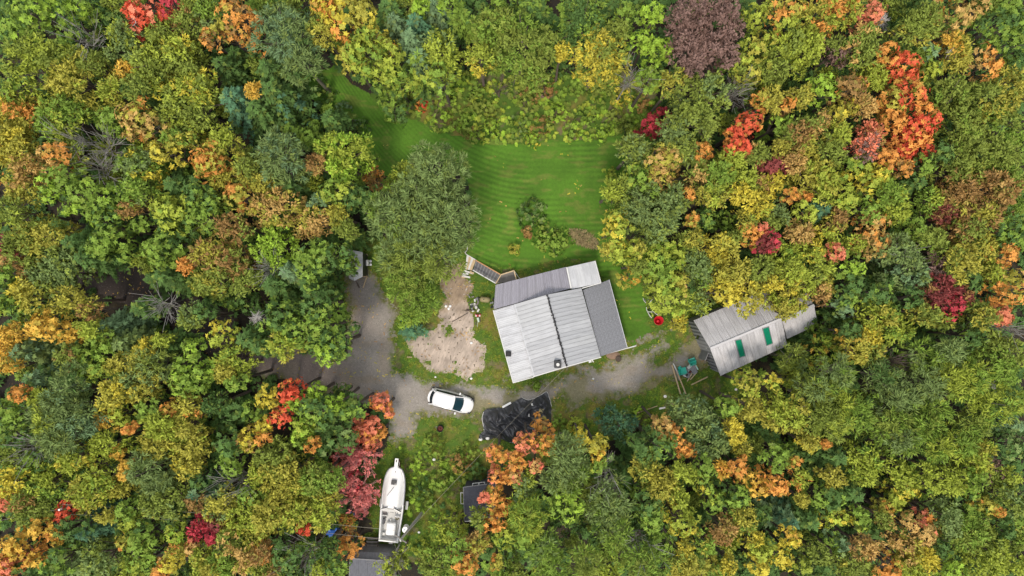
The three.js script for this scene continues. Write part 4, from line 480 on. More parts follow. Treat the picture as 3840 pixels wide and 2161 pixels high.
function tuft(B, kind, x, y, z, n, c, k, size) {
  if (kind === 'm' || kind === 'h') { // a spray of broad leaves spread like a hand
    const t = unit(...(Math.abs(n[1]) > 0.9 ? [1, 0, 0] : [n[2], 0, -n[0]])), b = [n[1] * t[2] - n[2] * t[1], n[2] * t[0] - n[0] * t[2], n[0] * t[1] - n[1] * t[0]], a0 = rr(0, 6.28), cnt = 6 + Math.floor(rnd() * 2);
    for (let q = 0; q < cnt; q++) { const a = a0 + q / cnt * 6.28 + rr(-0.3, 0.3), ca = Math.cos(a), sa = Math.sin(a), lift = rr(-0.05, 0.55); const d = unit(t[0] * ca + b[0] * sa + n[0] * lift, t[1] * ca + b[1] * sa + n[1] * lift - 0.12, t[2] * ca + b[2] * sa + n[2] * lift);
      B.leaf(x, y, z, ...d, n[0] + rr(-0.4, 0.4), n[1] + 0.3, n[2] + rr(-0.4, 0.4), size * rr(0.21, 0.35), size * rr(0.11, 0.175), c, k * rr(0.9, 1.1)); }
  } else { const cnt = kind === 'p' ? 10 : 8, L = kind === 'p' ? 0.46   : 0.34, W = kind === 'p' ? 0.09 : 0.14, sp = kind === 'p' ? 0.85 : 1.0;
    for (let q = 0; q < cnt; q++) { const r = ball(), d = unit(n[0] * 0.75 + r[0] * sp, n[1] * 0.75 + r[1] * sp + 0.1, n[2] * 0.75 + r[2] * sp); const o = size * 0.16, u = ball();
      B.leaf(x + u[0] * o, y + u[1] * o, z + u[2] * o, ...d, ...unit(n[0] + rr(-0.7, 0.7), n[1] + 0.4 + rr(-0.4, 0.4), n[2] + rr(-0.7, 0.7)), size * L * rr(0.75, 1.2), size * W * rr(0.8, 1.25), c, k * rr(0.9, 1.1)); } }
}
const OLIVE = [lin(128), lin(140), lin(48)];
function pick(cs, x, y, z, s) { const c = pick0(cs, x, y, z, s), w = cs.pure ? 0 : rnd() < 0.16 ? 0.5 : 0.06; return [mix(c[0], OLIVE[0], w), mix(c[1], OLIVE[1], w), mix(c[2], OLIVE[2], w)]; }
function pick0(cs, x, y, z, s) { const v = fbm(x * 0.55 + y * 0.3, z * 0.55 - y * 0.2, s, 2) * 0.75 + rnd() * 0.25; if (cs.length === 1) return v < 0.62 || !cs.warm ? cs[0] : cs.warm; if (cs.length === 2) return v < 0.54 ? cs[0] : cs[1]; return v < 0.47 ? cs[0] : v < 0.62 ? cs[1] : cs[2]; }
function broad(B, kind, discs, H, cs, s, dens = 1) {
  const lobes = [];
  for (const [cx, cz, r] of discs) {
    const k = kind === 'p' ? 1.0 : kind === 'b' ? 1.15 : 1.2, ax = rr(0, 3.14), st = rr(1.0, 1.28), L = (d, a, lr, y) => { if (d > r * 0.2 && rnd() < 0.12) return; const w = 0.8 + 0.42 * vn(Math.cos(a) * 1.3 + 5, Math.sin(a) * 1.3 + 5, s), p = Math.cos(a - ax) * d * w * st, q = Math.sin(a - ax) * d * w / st; lobes.push([cx + Math.cos(ax) * p - Math.sin(ax) * q, y, cz + Math.sin(ax) * p + Math.cos(ax) * q, lr * rr(0.85, 1.15)]); };
    const lr0 = r * 0.46 * rr(0.9, 1.1); L(r * 0.1, rr(0, 6), lr0, H - lr0);
    const n1 = r < 0.8 ? 4 : 6, a1 = rr(0, 6.28); for (let i = 0; i < n1; i++) { const lr = r * rr(0.27, 0.40), d = r * rr(0.42, 0.6); L(d, a1 + i / n1 * 6.28 + rr(-0.3, 0.3), lr, H - lr - r * k * rr(0.15, 0.5)); }
    const n2 = r < 0.8 ? 5 : Math.round(7 + r), a2 = rr(0, 6.28); for (let i = 0; i < n2; i++) { const lr = r * rr(0.18, 0.31), d = r * rr(0.68, 0.92); L(d, a2 + i / n2 * 6.28 + rr(-0.35, 0.35), lr, H - lr - r * k * rr(0.45, 1.25)); }
    const n3 = Math.round(n2 * 0.7), a3 = rr(0, 6.28); for (let i = 0; i < n3; i++) { const lr = r * rr(0.2, 0.3); L(r * rr(0.5, 0.8), a3 + i / n3 * 6.28, lr, H - lr - r * k * rr(1.3, 2.1)); }
  }
  const den = { m: 11.5, b: 11, p: 9, h: 8 }[kind] * dens, size = { m: 1, b: 1, p: 1, h: 0.85 }[kind];
  for (const [x, y, z, lr] of lobes) {
    const cnt = Math.max(6, Math.round(den * 4.4 * lr * lr)), lobeTone = rr(0.92, 1.08);
    for (let q = 0; q < cnt; q++) { let n; do n = ball(); while (n[1] < -0.35); const e = lr * (rnd() < 0.12 ? rr(1.1, 1.45) : rr(0.75, 1.12)), X = x + n[0] * e, Y = y + n[1] * e * 0.92, Z = z + n[2] * e;
      tuft(B, kind, X, Y, Z, n, pick(cs, X, Y, Z, s), lobeTone * rr(0.86, 1.14), size * (lr < 0.35 ? 0.8 : 1)); }
  }
  return lobes;
}
function spruce(B, r, H, cs, s) { const y0 = Math.max(H * 0.3, H - r * 3.4), lv = Math.round((H - y0) / 0.5);
  for (let k = 0; k < lv; k++) { const t = k / lv, y = y0 + (H - y0) * t, R = r * Math.pow(1 - t, 0.75) + 0.1, nb = Math.max(4, Math.round(4 + 5 * (1 - t))), a0 = rr(0, 6.28);
    for (let i = 0; i < nb; i++) { const a = a0 + i / nb * 6.28 + rr(-0.3, 0.3), len = R * rr(0.7, 1.15), ca = Math.cos(a), sa = Math.sin(a), st = Math.max(2, Math.round(len / 0.3)), bt = rr(0.7, 1.25), drop = rr(0.1, 0.4), yj = rr(-0.2, 0.2);
      for (let q = 0; q < st; q++) { const u = (q + 0.7) / st, d = len * u, yy = y + yj - drop * len * u * u + 0.12 * u, X = ca * d, Z = sa * d, c = pick(cs, X, yy, Z, s), wv = 0.24 + 0.3 * (1 - u) * Math.min(1, len);
        for (const sd of [-1, 1]) for (const ang of [0.45, 1.0]) { const aa = a + sd * ang * rr(0.8, 1.2), dd = unit(Math.cos(aa), 0.1 - 0.35 * u + rr(-0.15, 0.15), Math.sin(aa)); B.leaf(X, yy, Z, ...dd, rr(-0.5, 0.5), 1, rr(-0.5, 0.5), wv * rr(0.9, 1.4), 0.15, c, bt * rr(0.8, 1.2)); }
        if (q === st - 1) B.leaf(X, yy, Z, ca, -0.2, sa, 0, 1, 0, 0.42, 0.18, c, bt * 1.1); } } }
  for (let i = 0; i < 5; i++) { const a = i * 1.26; B.leaf(0, H - 0.25, 0, ...unit(Math.cos(a) * 0.8, 0.5, Math.sin(a) * 0.8), Math.cos(a), 0.5, Math.sin(a), 0.4, 0.13, cs[0], 1.1); } }
function twigs(g, p, d, len, r, depth, spread) { const q = p.clone().addScaledVector(d, len); g.push(rod(p, q, r, r * 0.62, depth > 1 ? 5 : 3)); if (depth <= 0) return [q]; const ends = [];
  const n = depth > 1 ? 3 + Math.floor(rnd() * 2) : 3; for (let i = 0; i < n; i++) { const b = ball(), nd = d.clone().add(V(b[0], b[1] * 0.6 + 0.12, b[2]).multiplyScalar(spread)).normalize(); ends.push(...twigs(g, lerp(p, q, rr(0.45, 1)), nd, len * rr(0.6, 0.85), Math.max(0.019, r * 0.6), depth - 1, spread)); } return ends; }
// one line a tree: crown discs (pixel pairs and radii in the survey tile), kind, leaf colours, optional height or leaning base
const TILES = [
['330 150 400 m GL|200 640 270 420 520 220 b OW|740 800 280 b KW|590 1180 270 b WG|180 1170 220 b KN|20 1060 150 b KY|90 930 110 m G|60 1400 180 b YK|1420 110 220 m RS|1680 30 130 m CR|1180 110 130 d A >1300 230|900 390 200 x A >1090 530|1260 420 210 b WV|1650 480 300 1520 680 220 1850 560 200 b OWY|1270 700 110 b U|1870 200 150 b EO|2080 130 170 b GV|2350 180 260 2150 400 120 m NEK|1110 890 140 b WK|1080 1210 160 m G|1330 870 150 b OD|1400 1230 240 m PKN|1900 1050 340 b OWY|2270 680 160 s D|2400 1040 220 s T|2530 900 70 b U|1750 1400 150 b GK|2250 1400 150 b WK|650 1370 100 x A|1000 640 110 s D|1930 20 130 b OW|900 620 120 b O|1500 900 130 s D',
 '260 310 300 p BV|440 600 200 p VD|180 740 200 s D|220 960 220 s DT|900 160 330 680 110 150 m KYN|650 310 140 b KO|1060 480 220 m WG|950 570 150 m WK|1330 550 180 m WG|1270 740 165 1480 780 170 m GW|1390 230 130 s B|1610 220 100 s T|1560 430 170 s B|1650 620 170 s GB|1800 100 140 s B|2060 180 150 s GD|1640 40 100 m L|1950 10 130 m GL|1870 530 220 b WV|1850 760 170 m GW|2250 560 150 b WY|2400 330 260 b OG|2180 850 150 h G|1380 1010 190 m GD h4.5|1660 1050 70 h R|550 1260 140 h OG|300 1170 120 x A h3|60 1130 200 s D|850 1080 90 1050 1280 110 h BD|2440 870 110 x Q h4|1330 110 130 s D|1680 820 130 s D h5|1950 950 140 h GL|2300 1050 150 h OW|1850 1180 140 h LG|2100 1200 120 h GE|2350 1300 140 h LW|2150 1330 110 h OG|700 900 120 h DO',
 '100 430 380 b OG|200 60 170 s GD|730 190 250 b GD|1060 290 110 b O|1150 130 130 m GO|880 560 270 b KYO|1420 130 150 1300 410 140 1480 500 170 m L|1400 780 120 m GL|1780 150 220 2150 200 220 1770 450 200 2060 470 210 1830 650 100 b Q h11.5|1220 720 140 x A|2300 860 130 x A|510 500 80 b Y|2480 150 140 m WK|2440 560 220 m WK|2360 700 140 b O|1650 820 150 b OK|2000 900 200 b OV|1540 1160 100 1400 1220 90 1450 1310 80 m C h5.5|1260 1370 60 h C|1880 1190 240 b OV|2390 1230 150 m NR|2260 1390 110 m RN|2530 1000 100 m NK|1650 1330 170 b VO|1700 1080 130 b VO h6|350 870 130 h QE|700 880 140 h GO|950 950 120 h OG|150 1000 150 h OE|450 1130 130 h LG|750 1150 140 h GL|1050 1150 140 h LO|300 1250 120 h EO|620 1300 130 h LG|900 1330 130 h GL|1130 960 110 h KY|1150 1300 130 h OG|60 1260 120 h GV|1300 1020 110 h EO|200 1400 100 h LY|1000 780 120 h GO|500 690 130 h D',
 '180 120 220 m WKN|200 480 260 b WO|440 470 170 b W|80 690 130 b O|580 130 220 820 100 130 b KWN|1050 150 160 m PS|1350 60 100 d A >1200 200|720 500 130 b QO|950 520 190 970 370 130 b OPG|1500 290 200 b OK|1620 130 120 b O|1870 120 230 2120 70 100 m PON|2430 180 220 m GD|2450 430 170 m DG|1920 440 130 b U|1930 570 140 b KY|2120 430 80 d A >2030 560|1560 560 160 s GB|1640 720 120 s DW|1330 440 120 s D|1220 590 160 1370 680 180 m NR|1100 770 140 b WK|580 890 150 m L|850 880 160 m EN|200 1050 110 m NE|340 960 120 b K|50 1000 120 b KN|750 1120 160 m YK|1000 1070 110 b PO|1250 1000 170 m NK|1470 950 170 m NR|1580 1190 185 1480 1390 170 m RN|1300 1210 140 m NK|1070 1340 130 b PS|160 1230 110 m GL|530 1240 110 b PO|300 1370 170 b OE|700 1370 150 b WK|1850 920 190 1960 1250 240 b OG|2250 1000 240 2450 850 190 b OK|2380 1280 250 b OG|2250 630 150 m PN'],
['90 60 190 b KY|550 110 160 m PN|250 230 170 180 440 180 b KP|720 90 130 b OK|1060 50 100 x A >1200 110|1050 260 120 x A >1150 390|620 400 240 860 560 270 m GL|1000 700 200 1050 950 260 m GD|90 680 150 b OW|400 960 270 b OK|160 1000 150 b O|90 1140 120 m PE|280 1220 150 b OE|20 1010 110 m M|600 1250 230 450 1360 180 b OV|60 1310 100 m G|200 1430 90 b Y|900 1160 150 s D|1380 230 210 b VGY|1350 480 140 b GV|1630 60 170 m YK|2080 230 200 2150 60 110 m NK|2200 340 120 b WK|2450 280 140 b KO|2390 550 170 m NK|1750 420 100 s D|1950 480 150 m DG|1800 700 250 1650 620 150 m GW|2040 720 190 m GD|1310 620 110 b KE|1400 800 90 m G|1720 1000 240 m GD|1600 1090 190 m G|1680 1330 150 s D|2330 840 160 b OE|2230 1150 270 b OEK|1850 1220 80 b NU|2110 1370 190 b OK|2470 1380 140 b O|760 1000 130 s D',
 '230 130 260 p BV|590 180 100 b EP|850 80 240 860 250 150 b LW|1170 330 100 b EN h6|1120 150 100 m G h5|40 380 100 b K|350 440 130 s D|180 620 230 b PKO|560 780 180 b KP|810 710 110 b K|800 460 160 m WG|1000 530 170 m D|620 620 120 m BG|150 1030 220 b LG|900 860 110 b O|950 940 100 s D h6|670 1140 230 m GD|500 1240 180 m G|330 1280 110 s B|200 1410 180 s D|560 1410 170 s D|690 1440 160 m D h6.5|60 1220 80 x A|900 1170 110 m GD h6.5|940 1280 60 m D h5.5|1820 300 320 p V h12|1350 680 280 p VG h11|1930 740 350 p V h12|1500 1060 300 p VO h11|1850 1110 240 p VO h11|1500 1330 230 p GO h10|1620 560 240 p V h11.5',
 '200 690 190 h DV|330 880 180 h OG|430 1010 170 h GV|280 960 120 h GO|520 950 110 h G|150 890 60 h EM|1230 60 180 b OV|1500 170 170 1620 120 100 m KP|1260 330 160 m GW|1500 340 120 b PK|1000 300 80 h W|1020 460 120 b WG|1150 470 160 b OV|1700 50 170 b OV|1930 70 110 m NP|1850 240 190 b OP|2200 180 170 b KW|2300 20 120 m RN|2560 240 90 m M|2480 110 120 b OP|2100 330 160 b GO|2340 360 140 b W|2550 390 110 b KE|2040 520 160 b KW|2320 490 100 b Y|2480 620 160 b YW|1800 500 60 m N|1600 600 210 1320 690 220 1500 840 190 b OV h11|1450 540 90 b W|1060 780 140 1080 940 180 m WY|1060 1080 150 1240 1070 120 m WK|1820 760 70 m N|1950 750 120 m GD|1480 1130 170 1650 1120 130 m LW|1480 1270 180 m G|1550 1390 190 m WG|1700 1400 100 m KP|1180 1350 110 m KU h6|1280 1220 80 b O|1820 960 120 b OK|2120 1040 170 b KY|1860 1200 130 b OV|1930 1310 150 b VG|2250 1300 190 b KY|2420 930 130 m NK|2520 870 80 m S|2540 1010 100 m CM|2380 790 110 b KO|2200 1410 160 b YK|2500 1250 130 b O|20 1060 60 h LK|2230 960 110 b O|1400 450 110 b VG',
 '390 60 140 b KW|150 40 100 b K|650 60 140 b O|1000 30 140 b QS|1400 80 160 m RN|1590 50 110 m RS|1240 120 100 m N|1390 230 110 m EN|100 220 130 m M|280 160 110 b PE|470 330 220 570 440 170 b KW|60 390 110 b Y|250 520 80 m N|390 530 60 m N|900 220 150 m WG|1000 400 220 m WY|1150 300 110 m YW|800 550 150 m GW|1250 480 160 b WG|1300 640 160 b WG|1000 630 140 m G|1600 200 130 m DG|1450 400 140 s D|1900 250 180 b OE|2060 310 150 b KO|1940 490 190 b EPO|2290 450 220 b EP|1800 690 110 b EM|2150 710 210 b EK|2060 860 160 b EO|1640 560 140 b GW|90 740 140 b OV|400 680 120 m W|540 660 90 s T|690 800 130 b KE|350 880 150 b PE|60 970 110 m CM|570 960 140 b WY|300 1060 130 b W|690 1090 110 m S|500 1110 90 b YW|1060 800 160 1090 1000 170 m PNK|900 1010 100 b W|850 1230 150 m GL|560 1260 150 b OW|150 1110 130 b WG|220 1270 140 b W|350 1400 160 b YW|60 1400 90 b Y|590 1400 90 b K|1490 880 160 m G|1650 950 140 b OG|1320 1050 150 b V|1400 1280 240 b VB|1480 1140 90 x A|1700 1250 140 b Q|1780 1410 130 b M|2150 1030 190 b KO|1950 1190 190 b OK|2460 800 170 m GD|2400 1000 150 m GD|2420 1110 140 m N|2450 1350 140 m PK|2280 1320 140 b WK|2050 1380 140 m D|1750 100 140 m D|2000 60 190 2330 100 240 b OG|2490 320 150 b OG|1100 1400 190 s DB|850 1410 160 m DG'],
['250 80 190 b KYD|100 160 150 m GD|650 140 160 b KO|430 380 180 560 440 110 m U|870 230 110 b EK|740 480 90 m U|90 470 120 b UK|40 640 100 b U|50 790 90 b U|870 430 110 b W|320 640 200 s BV|650 700 120 b OE|920 690 200 m GW|1000 550 130 m G|930 840 140 m GW|1180 790 120 b KG|1130 390 170 s B|1420 200 100 s D|1250 560 120 s V|1430 620 110 b WY|1600 530 80 b W|1350 700 90 b KP|1500 750 200 p VO|1400 950 210 b KV|1150 1000 150 1100 1130 140 b YK|1160 1270 150 m YW|1040 1340 90 b U|1880 960 180 1830 760 90 1930 610 120 2030 870 140 m LG|2190 470 170 m YW|2350 720 170 b WG|2250 840 120 b K|2350 960 110 m G|1900 290 120 b OV|1650 220 100 x A >1800 120|2020 240 120 m D|2450 320 120 d A >2570 330|420 890 170 s DB|700 900 150 p VD|150 1070 90 m N|400 1130 110 b W|600 1150 190 760 1290 210 p VB|450 1340 170 p VW|120 1290 170 m GD|1480 1210 130 m G|1680 1220 90 m NU|1880 1190 120 b KN|1600 1390 160 b WK|1850 1390 140 b KO|2150 1180 120 b DK|2350 1250 150 m D|2500 1240 110 m G|1280 1430 60 m N|2480 520 110 s D|830 600 110 s D|1700 560 120 s D',
 '250 310 220 m GD|600 160 220 m DG|640 390 240 m GD|380 450 190 m G|780 560 190 m GD|240 570 160 b WK|680 650 140 m GL|40 600 110 s D|1620 170 200 p GW h8|1530 300 130 m LG h5|1550 410 110 s T h4|80 1110 110 m YK|340 1050 130 m R|220 1300 130 m RN|50 1400 90 m Y|600 1040 80 420 1170 130 m L|600 1270 210 m GD|780 1170 90 m L|450 1410 110 m LW|950 1240 140 m DG|850 1060 110 m DO h5|1240 1150 120 1330 1260 60 m SN h6|1070 1380 100 1160 1410 90 m SN h6',
 '1090 1380 180 b T h4.5|1870 1330 230 2000 1560 200 b VB h9|640 1390 70 b WY h4|1530 1400 120 m EP|300 1400 110 m NE h6|2400 990 150 m WK|2400 1220 150 b KU|2190 1200 110 m GW|2250 1420 80 b Y|1600 110 200 m WL|1700 350 80 b KY h4|1880 150 120 b VW|2170 50 160 m Y|2400 90 160 b KY|480 1400 100 h GO|1330 1300 90 h LO|250 990 40 h G',
 '220 80 200 b KW h8|200 240 80 b K h7.5|550 40 100 b PE|820 60 150 m DG|780 200 110 m BD|640 320 150 m D h5|500 420 100 m G h4|1100 60 140 m GD|1250 260 110 m G|1130 310 180 b WK|1330 410 170 b WG|1040 500 110 b YK|900 620 160 b KUO|620 650 180 b GWU h7|1050 650 140 b KO|250 720 150 p VO h6.5|380 860 170 p VW h7.2|700 870 190 p VG|480 1030 150 p VO|650 1180 260 p WO|900 1270 180 p GW|600 1370 180 p OW|1150 900 160 p VD|1350 1130 210 p GV|1700 1210 160 p GW|1250 1360 170 p OG|1600 1390 150 p OG|1660 690 190 p GV|1860 640 150 p V|1920 930 200 p WG|1640 940 180 p V|2080 900 170 p WG|2060 1060 130 p W|2250 600 170 b OG|2340 800 190 b OG|2460 660 150 b OW|2300 1190 230 p GW|2100 1360 150 p GO|2490 1370 90 s B|1700 90 110 b ME|1880 190 130 m CM|1970 80 110 b ME|1600 260 140 b OK|1450 110 140 m D|2350 270 140 m PS|2190 310 140 b KO|2450 60 170 m NK|2100 240 130 b O|1750 330 110 b OK|2100 500 140 m D|2490 420 90 x A|2480 1010 110 d A >2350 980|1330 780 120 x Q|100 1230 170 b WK|210 1310 190 b KW|40 940 90 m WY|430 520 100 s D h4|880 440 100 m D'],
['100 70 150 m GD|40 230 150 b O|220 200 130 x A|700 290 180 b WY|1050 150 150 b W|1160 220 70 m U|1260 340 60 1230 430 55 m U|110 520 170 b WY|430 520 220 b WG|240 340 140 m G|850 620 200 b KW|1000 450 170 b WG|1180 570 110 b KU|1560 130 190 b KW|1890 130 200 b KW|1860 350 150 b KY|1480 400 210 p V|1620 700 240 b OVK|2280 130 150 m DG|2300 330 150 m G|2480 80 130 m YP|1980 480 140 m D|2000 600 120 s TB|2310 560 150 x A|2200 760 150 b KV|2400 870 220 b WK|2500 650 120 m G|1940 720 90 b EO|40 700 120 m SN|200 720 120 b OE|440 780 120 b EO|250 830 110 b O|640 830 110 m R|360 970 110 m NU|540 1080 90 m NU|150 1180 190 m NU|80 1330 130 m NS|340 1290 100 m UN|60 1430 90 m SN|900 980 140 s T|1060 860 80 b K|700 1000 150 m D|700 1150 190 s DV|550 1340 180 m DG|230 1400 120 m D|800 1330 170 s V|1000 1300 180 b OV|1250 820 140 m GO|1300 930 120 m W|1400 1080 160 m GD|1230 1110 90 m NK|1400 1280 190 m GW|1330 1400 150 m W|1740 1050 110 m LW|1700 1330 130 m YK|1600 1410 110 m PN|1770 1210 80 b NK|1990 980 110 b MC|2160 930 90 m M|1900 1180 80 m S|2110 1090 50 m C|2280 1120 150 b OPK|2010 1280 110 b WK|2240 1340 150 b GK|2450 1290 140 b PK|2480 1130 130 b OK|2100 1420 90 b K|570 70 190 p V|1720 900 110 s D',
 '40 60 90 m NU|430 60 120 m LG|560 140 80 m N|150 250 180 b OK|800 70 190 m DV|340 450 190 b KO|90 450 190 b KW|420 600 140 b KW|600 500 190 b OG|760 500 110 b OG|140 850 230 b WK|400 840 170 b KW|650 820 160 b WK|60 980 140 b K|470 990 70 m R|920 920 75 b KN h4.5|1030 190 210 x CI h4.5|960 260 120 m IC h4|1130 130 110 m IS h4|830 300 120 h SE|1000 590 230 x CI h4.5|950 560 140 m IC h4|1060 690 130 m I h4|1060 790 110 h I|1080 40 100 m SN h6|1240 20 60 m N h5|910 1170 140 m NE h6|650 1250 150 b DO|300 1200 210 m D|50 1230 110 b NE|130 1360 120 b EO|500 1290 160 x A|620 1410 90 b W|820 1390 120 m DG|1350 1340 190 x AW h7|1440 1300 80 b OW h5.5|1330 1420 70 b VW h6|1650 350 140 h LG|1800 170 160 h GO|2050 330 110 h E|2200 400 120 h D|1880 490 150 h GO|1640 610 110 h DG|1950 1000 160 b WG h6|2000 1210 140 m G|1690 1210 140 h OW|1790 1360 160 b GO h6|2100 1340 160 m NK|2220 1130 120 b PK|2390 930 110 m NK|2440 250 120 m NS|2400 440 80 2520 460 90 m NS|2380 650 110 2450 780 110 m NK|2300 680 60 m S|2250 890 90 b O|2490 1080 140 m GW|2420 1330 70 m N|2120 220 110 h GO|700 680 110 b KW|1750 720 90 h GO|230 660 120 b KW',
 '50 300 110 m NS|150 120 120 m NS|340 150 120 m KN|250 360 80 m S|30 450 80 m S|120 530 140 b VW|570 260 200 p V|540 450 220 p GV|530 730 190 m LG|700 60 80 m Y|850 150 120 m KY|870 250 80 m U|870 350 80 m WG|150 860 190 p WG|130 1060 160 m G|1010 490 190 x AV|1000 740 230 p V|1040 1000 220 p GV|1370 370 160 1520 560 160 b KO|1680 680 120 b WY|1480 160 210 m DG|1620 40 120 m EN|1750 180 100 m NE|1760 420 100 b OW|2280 60 90 b YW|2330 190 90 b K|1950 380 140 m G|2120 390 80 b UN|2300 380 110 m NK|2490 540 150 m UN|2030 660 160 m GWY|2300 650 150 m GD|2330 880 170 b KG|1720 920 170 m YW|2130 1000 140 b PE|1980 1150 130 b GK|1400 750 200 m DG|1430 900 120 m G|1500 1150 170 m GB|1750 1180 80 b YK|1750 1310 160 b OK|1790 1420 120 b KO|330 1200 190 p GV|400 1390 170 p GW|750 1350 190 p OG|1300 1350 210 p GO|1280 1170 90 x A|2050 1390 120 m GK|2200 1350 80 b KY|2480 1200 140 m WY|2500 1380 120 m Y|2450 1080 80 b YK|1230 250 120 h D|2500 850 120 m D',
 '100 280 140 m GV|280 320 70 m NK|90 540 150 m NU|330 490 90 b WN|360 690 60 b K|180 860 160 s TB|240 1080 120 m UY|100 1260 150 m YW|380 1360 90 m W|420 110 90 b YK|600 130 45 m N|680 250 110 s D|680 470 130 b KE|600 680 190 m GD|800 880 90 640 870 120 m YW|950 880 110 m GW|720 1130 120 m GB|520 1250 140 b OV|560 1400 130 m D|1000 320 190 b WG|980 430 120 b W|1330 450 180 b WO|1370 620 170 m YW|1200 800 100 m N|1180 900 90 b PO|1000 1180 120 b PE|1300 1060 130 b PO|1560 1010 170 m PS|1600 890 90 m SN|1240 1370 140 m N|1450 1210 140 b PK|1600 1300 130 b KY|850 1360 140 b OK|1350 90 190 p GV|1650 140 190 p WG|1940 130 190 p GW|2130 260 180 b KW|1650 490 140 b WG|1890 490 160 b WK|2080 490 110 b WG|2450 150 170 m DV|2450 480 100 b W|2310 440 110 b QO|2200 740 120 m NK|2340 810 60 m N|2450 690 160 b VO|2000 600 140 m GD|1820 870 160 b V|2000 1010 200 b GO|2200 1150 210 b WO|2220 1340 150 b W|2050 830 140 m G|2400 1000 140 m D|1850 1400 170 m LG|1780 1190 90 m D|2500 1350 120 b W|1500 1400 110 b W|850 620 110 s D|420 900 110 s D|1100 1020 80 s D']];
const KIND = { m: ['maple_tree', 'maple'], b: ['birch_tree', 'birch'], p: ['pine_tree', 'pine'], s: ['spruce_tree', 'spruce'], x: ['bare_tree', 'bare tree'], d: ['dead_spruce', 'dead spruce'], h: ['bush', 'bush'] };
const trees = [];
TILES.forEach((row, J) => row.forEach((text, I) => text.split('|').forEach((line) => {
  const m = line.match(/^([\d ]+) ([a-z]) ([A-Z]+)(?: h([\d.]+))?(?: >(\d+) (\d+))?$/); if (!m) throw new Error('tree line: ' + line);
  const nums = m[1].trim().split(' ').map(Number), S = (u, v) => [I * 960 + u * 0.37267, J * 540 + v * 0.37267], d = []; for (let k = 0; k < nums.length; k += 3) d.push([...S(nums[k], nums[k + 1]), nums[k + 2] * 0.37267 * 0.99]);
  trees.push({ discs: d, kind: m[2], cols: m[3], h: m[4] ? +m[4] : 0, base: m[5] ? S(+m[5], +m[6]) : null });
})));
const open = (x, z) => inW(YARD, x, z, 0.6) || onLawn(x, z) || onDrive(x, z) || onChips(x, z), mead = (x, z) => inW(MEADOW, x, z, 0.6) && !onLawn(x, z);
{ // young growth wherever no crown closes the canopy
  setSeed(901); const discs = []; for (const t of trees) for (const [x, y, r] of t.discs) { const p = P(x, y, t.kind === 'h' ? 0.6 : 7.8); discs.push([p.x, p.z, r / 38.4 * (t.kind === 'x' || t.kind === 'd' ? 0.4 : 0.9)]); }
  let n = 0; const kinds = ['OG b', 'GD m', 'WO b', 'D s', 'DG m', 'D m', 'OD b', 'D s']; for (let i = 0; i < 9000 && n < 150; i++) { const x = rr(-45, 45), z = rr(-26, 26); if (open(x, z) || mead(x, z) || open(x + 1, z) || open(x - 1, z) || open(x, z + 1) || open(x, z - 1)) continue; let d = 9; for (const [a, b, r] of discs) d = Math.min(d, Math.hypot(x - a, z - b) - r); if (d < 0.25 || BUILT.some(p => inPoly(p, x, z))) continue;
    const r = clamp(d + 0.45, 0.75, 1.5), [cols, kind] = kinds[Math.floor(rnd() * kinds.length)].split(' '), H = rr(5.5, 7.2), k = 38.4 / (1 - (H - r * 0.7) / CAM_H); discs.push([x, z, r]); n++; trees.push({ discs: [[1920 + x * k, 1080.5 + z * k, r * k]], kind, cols, h: H, base: null, young: true }); }
}
let leafTris = 0;
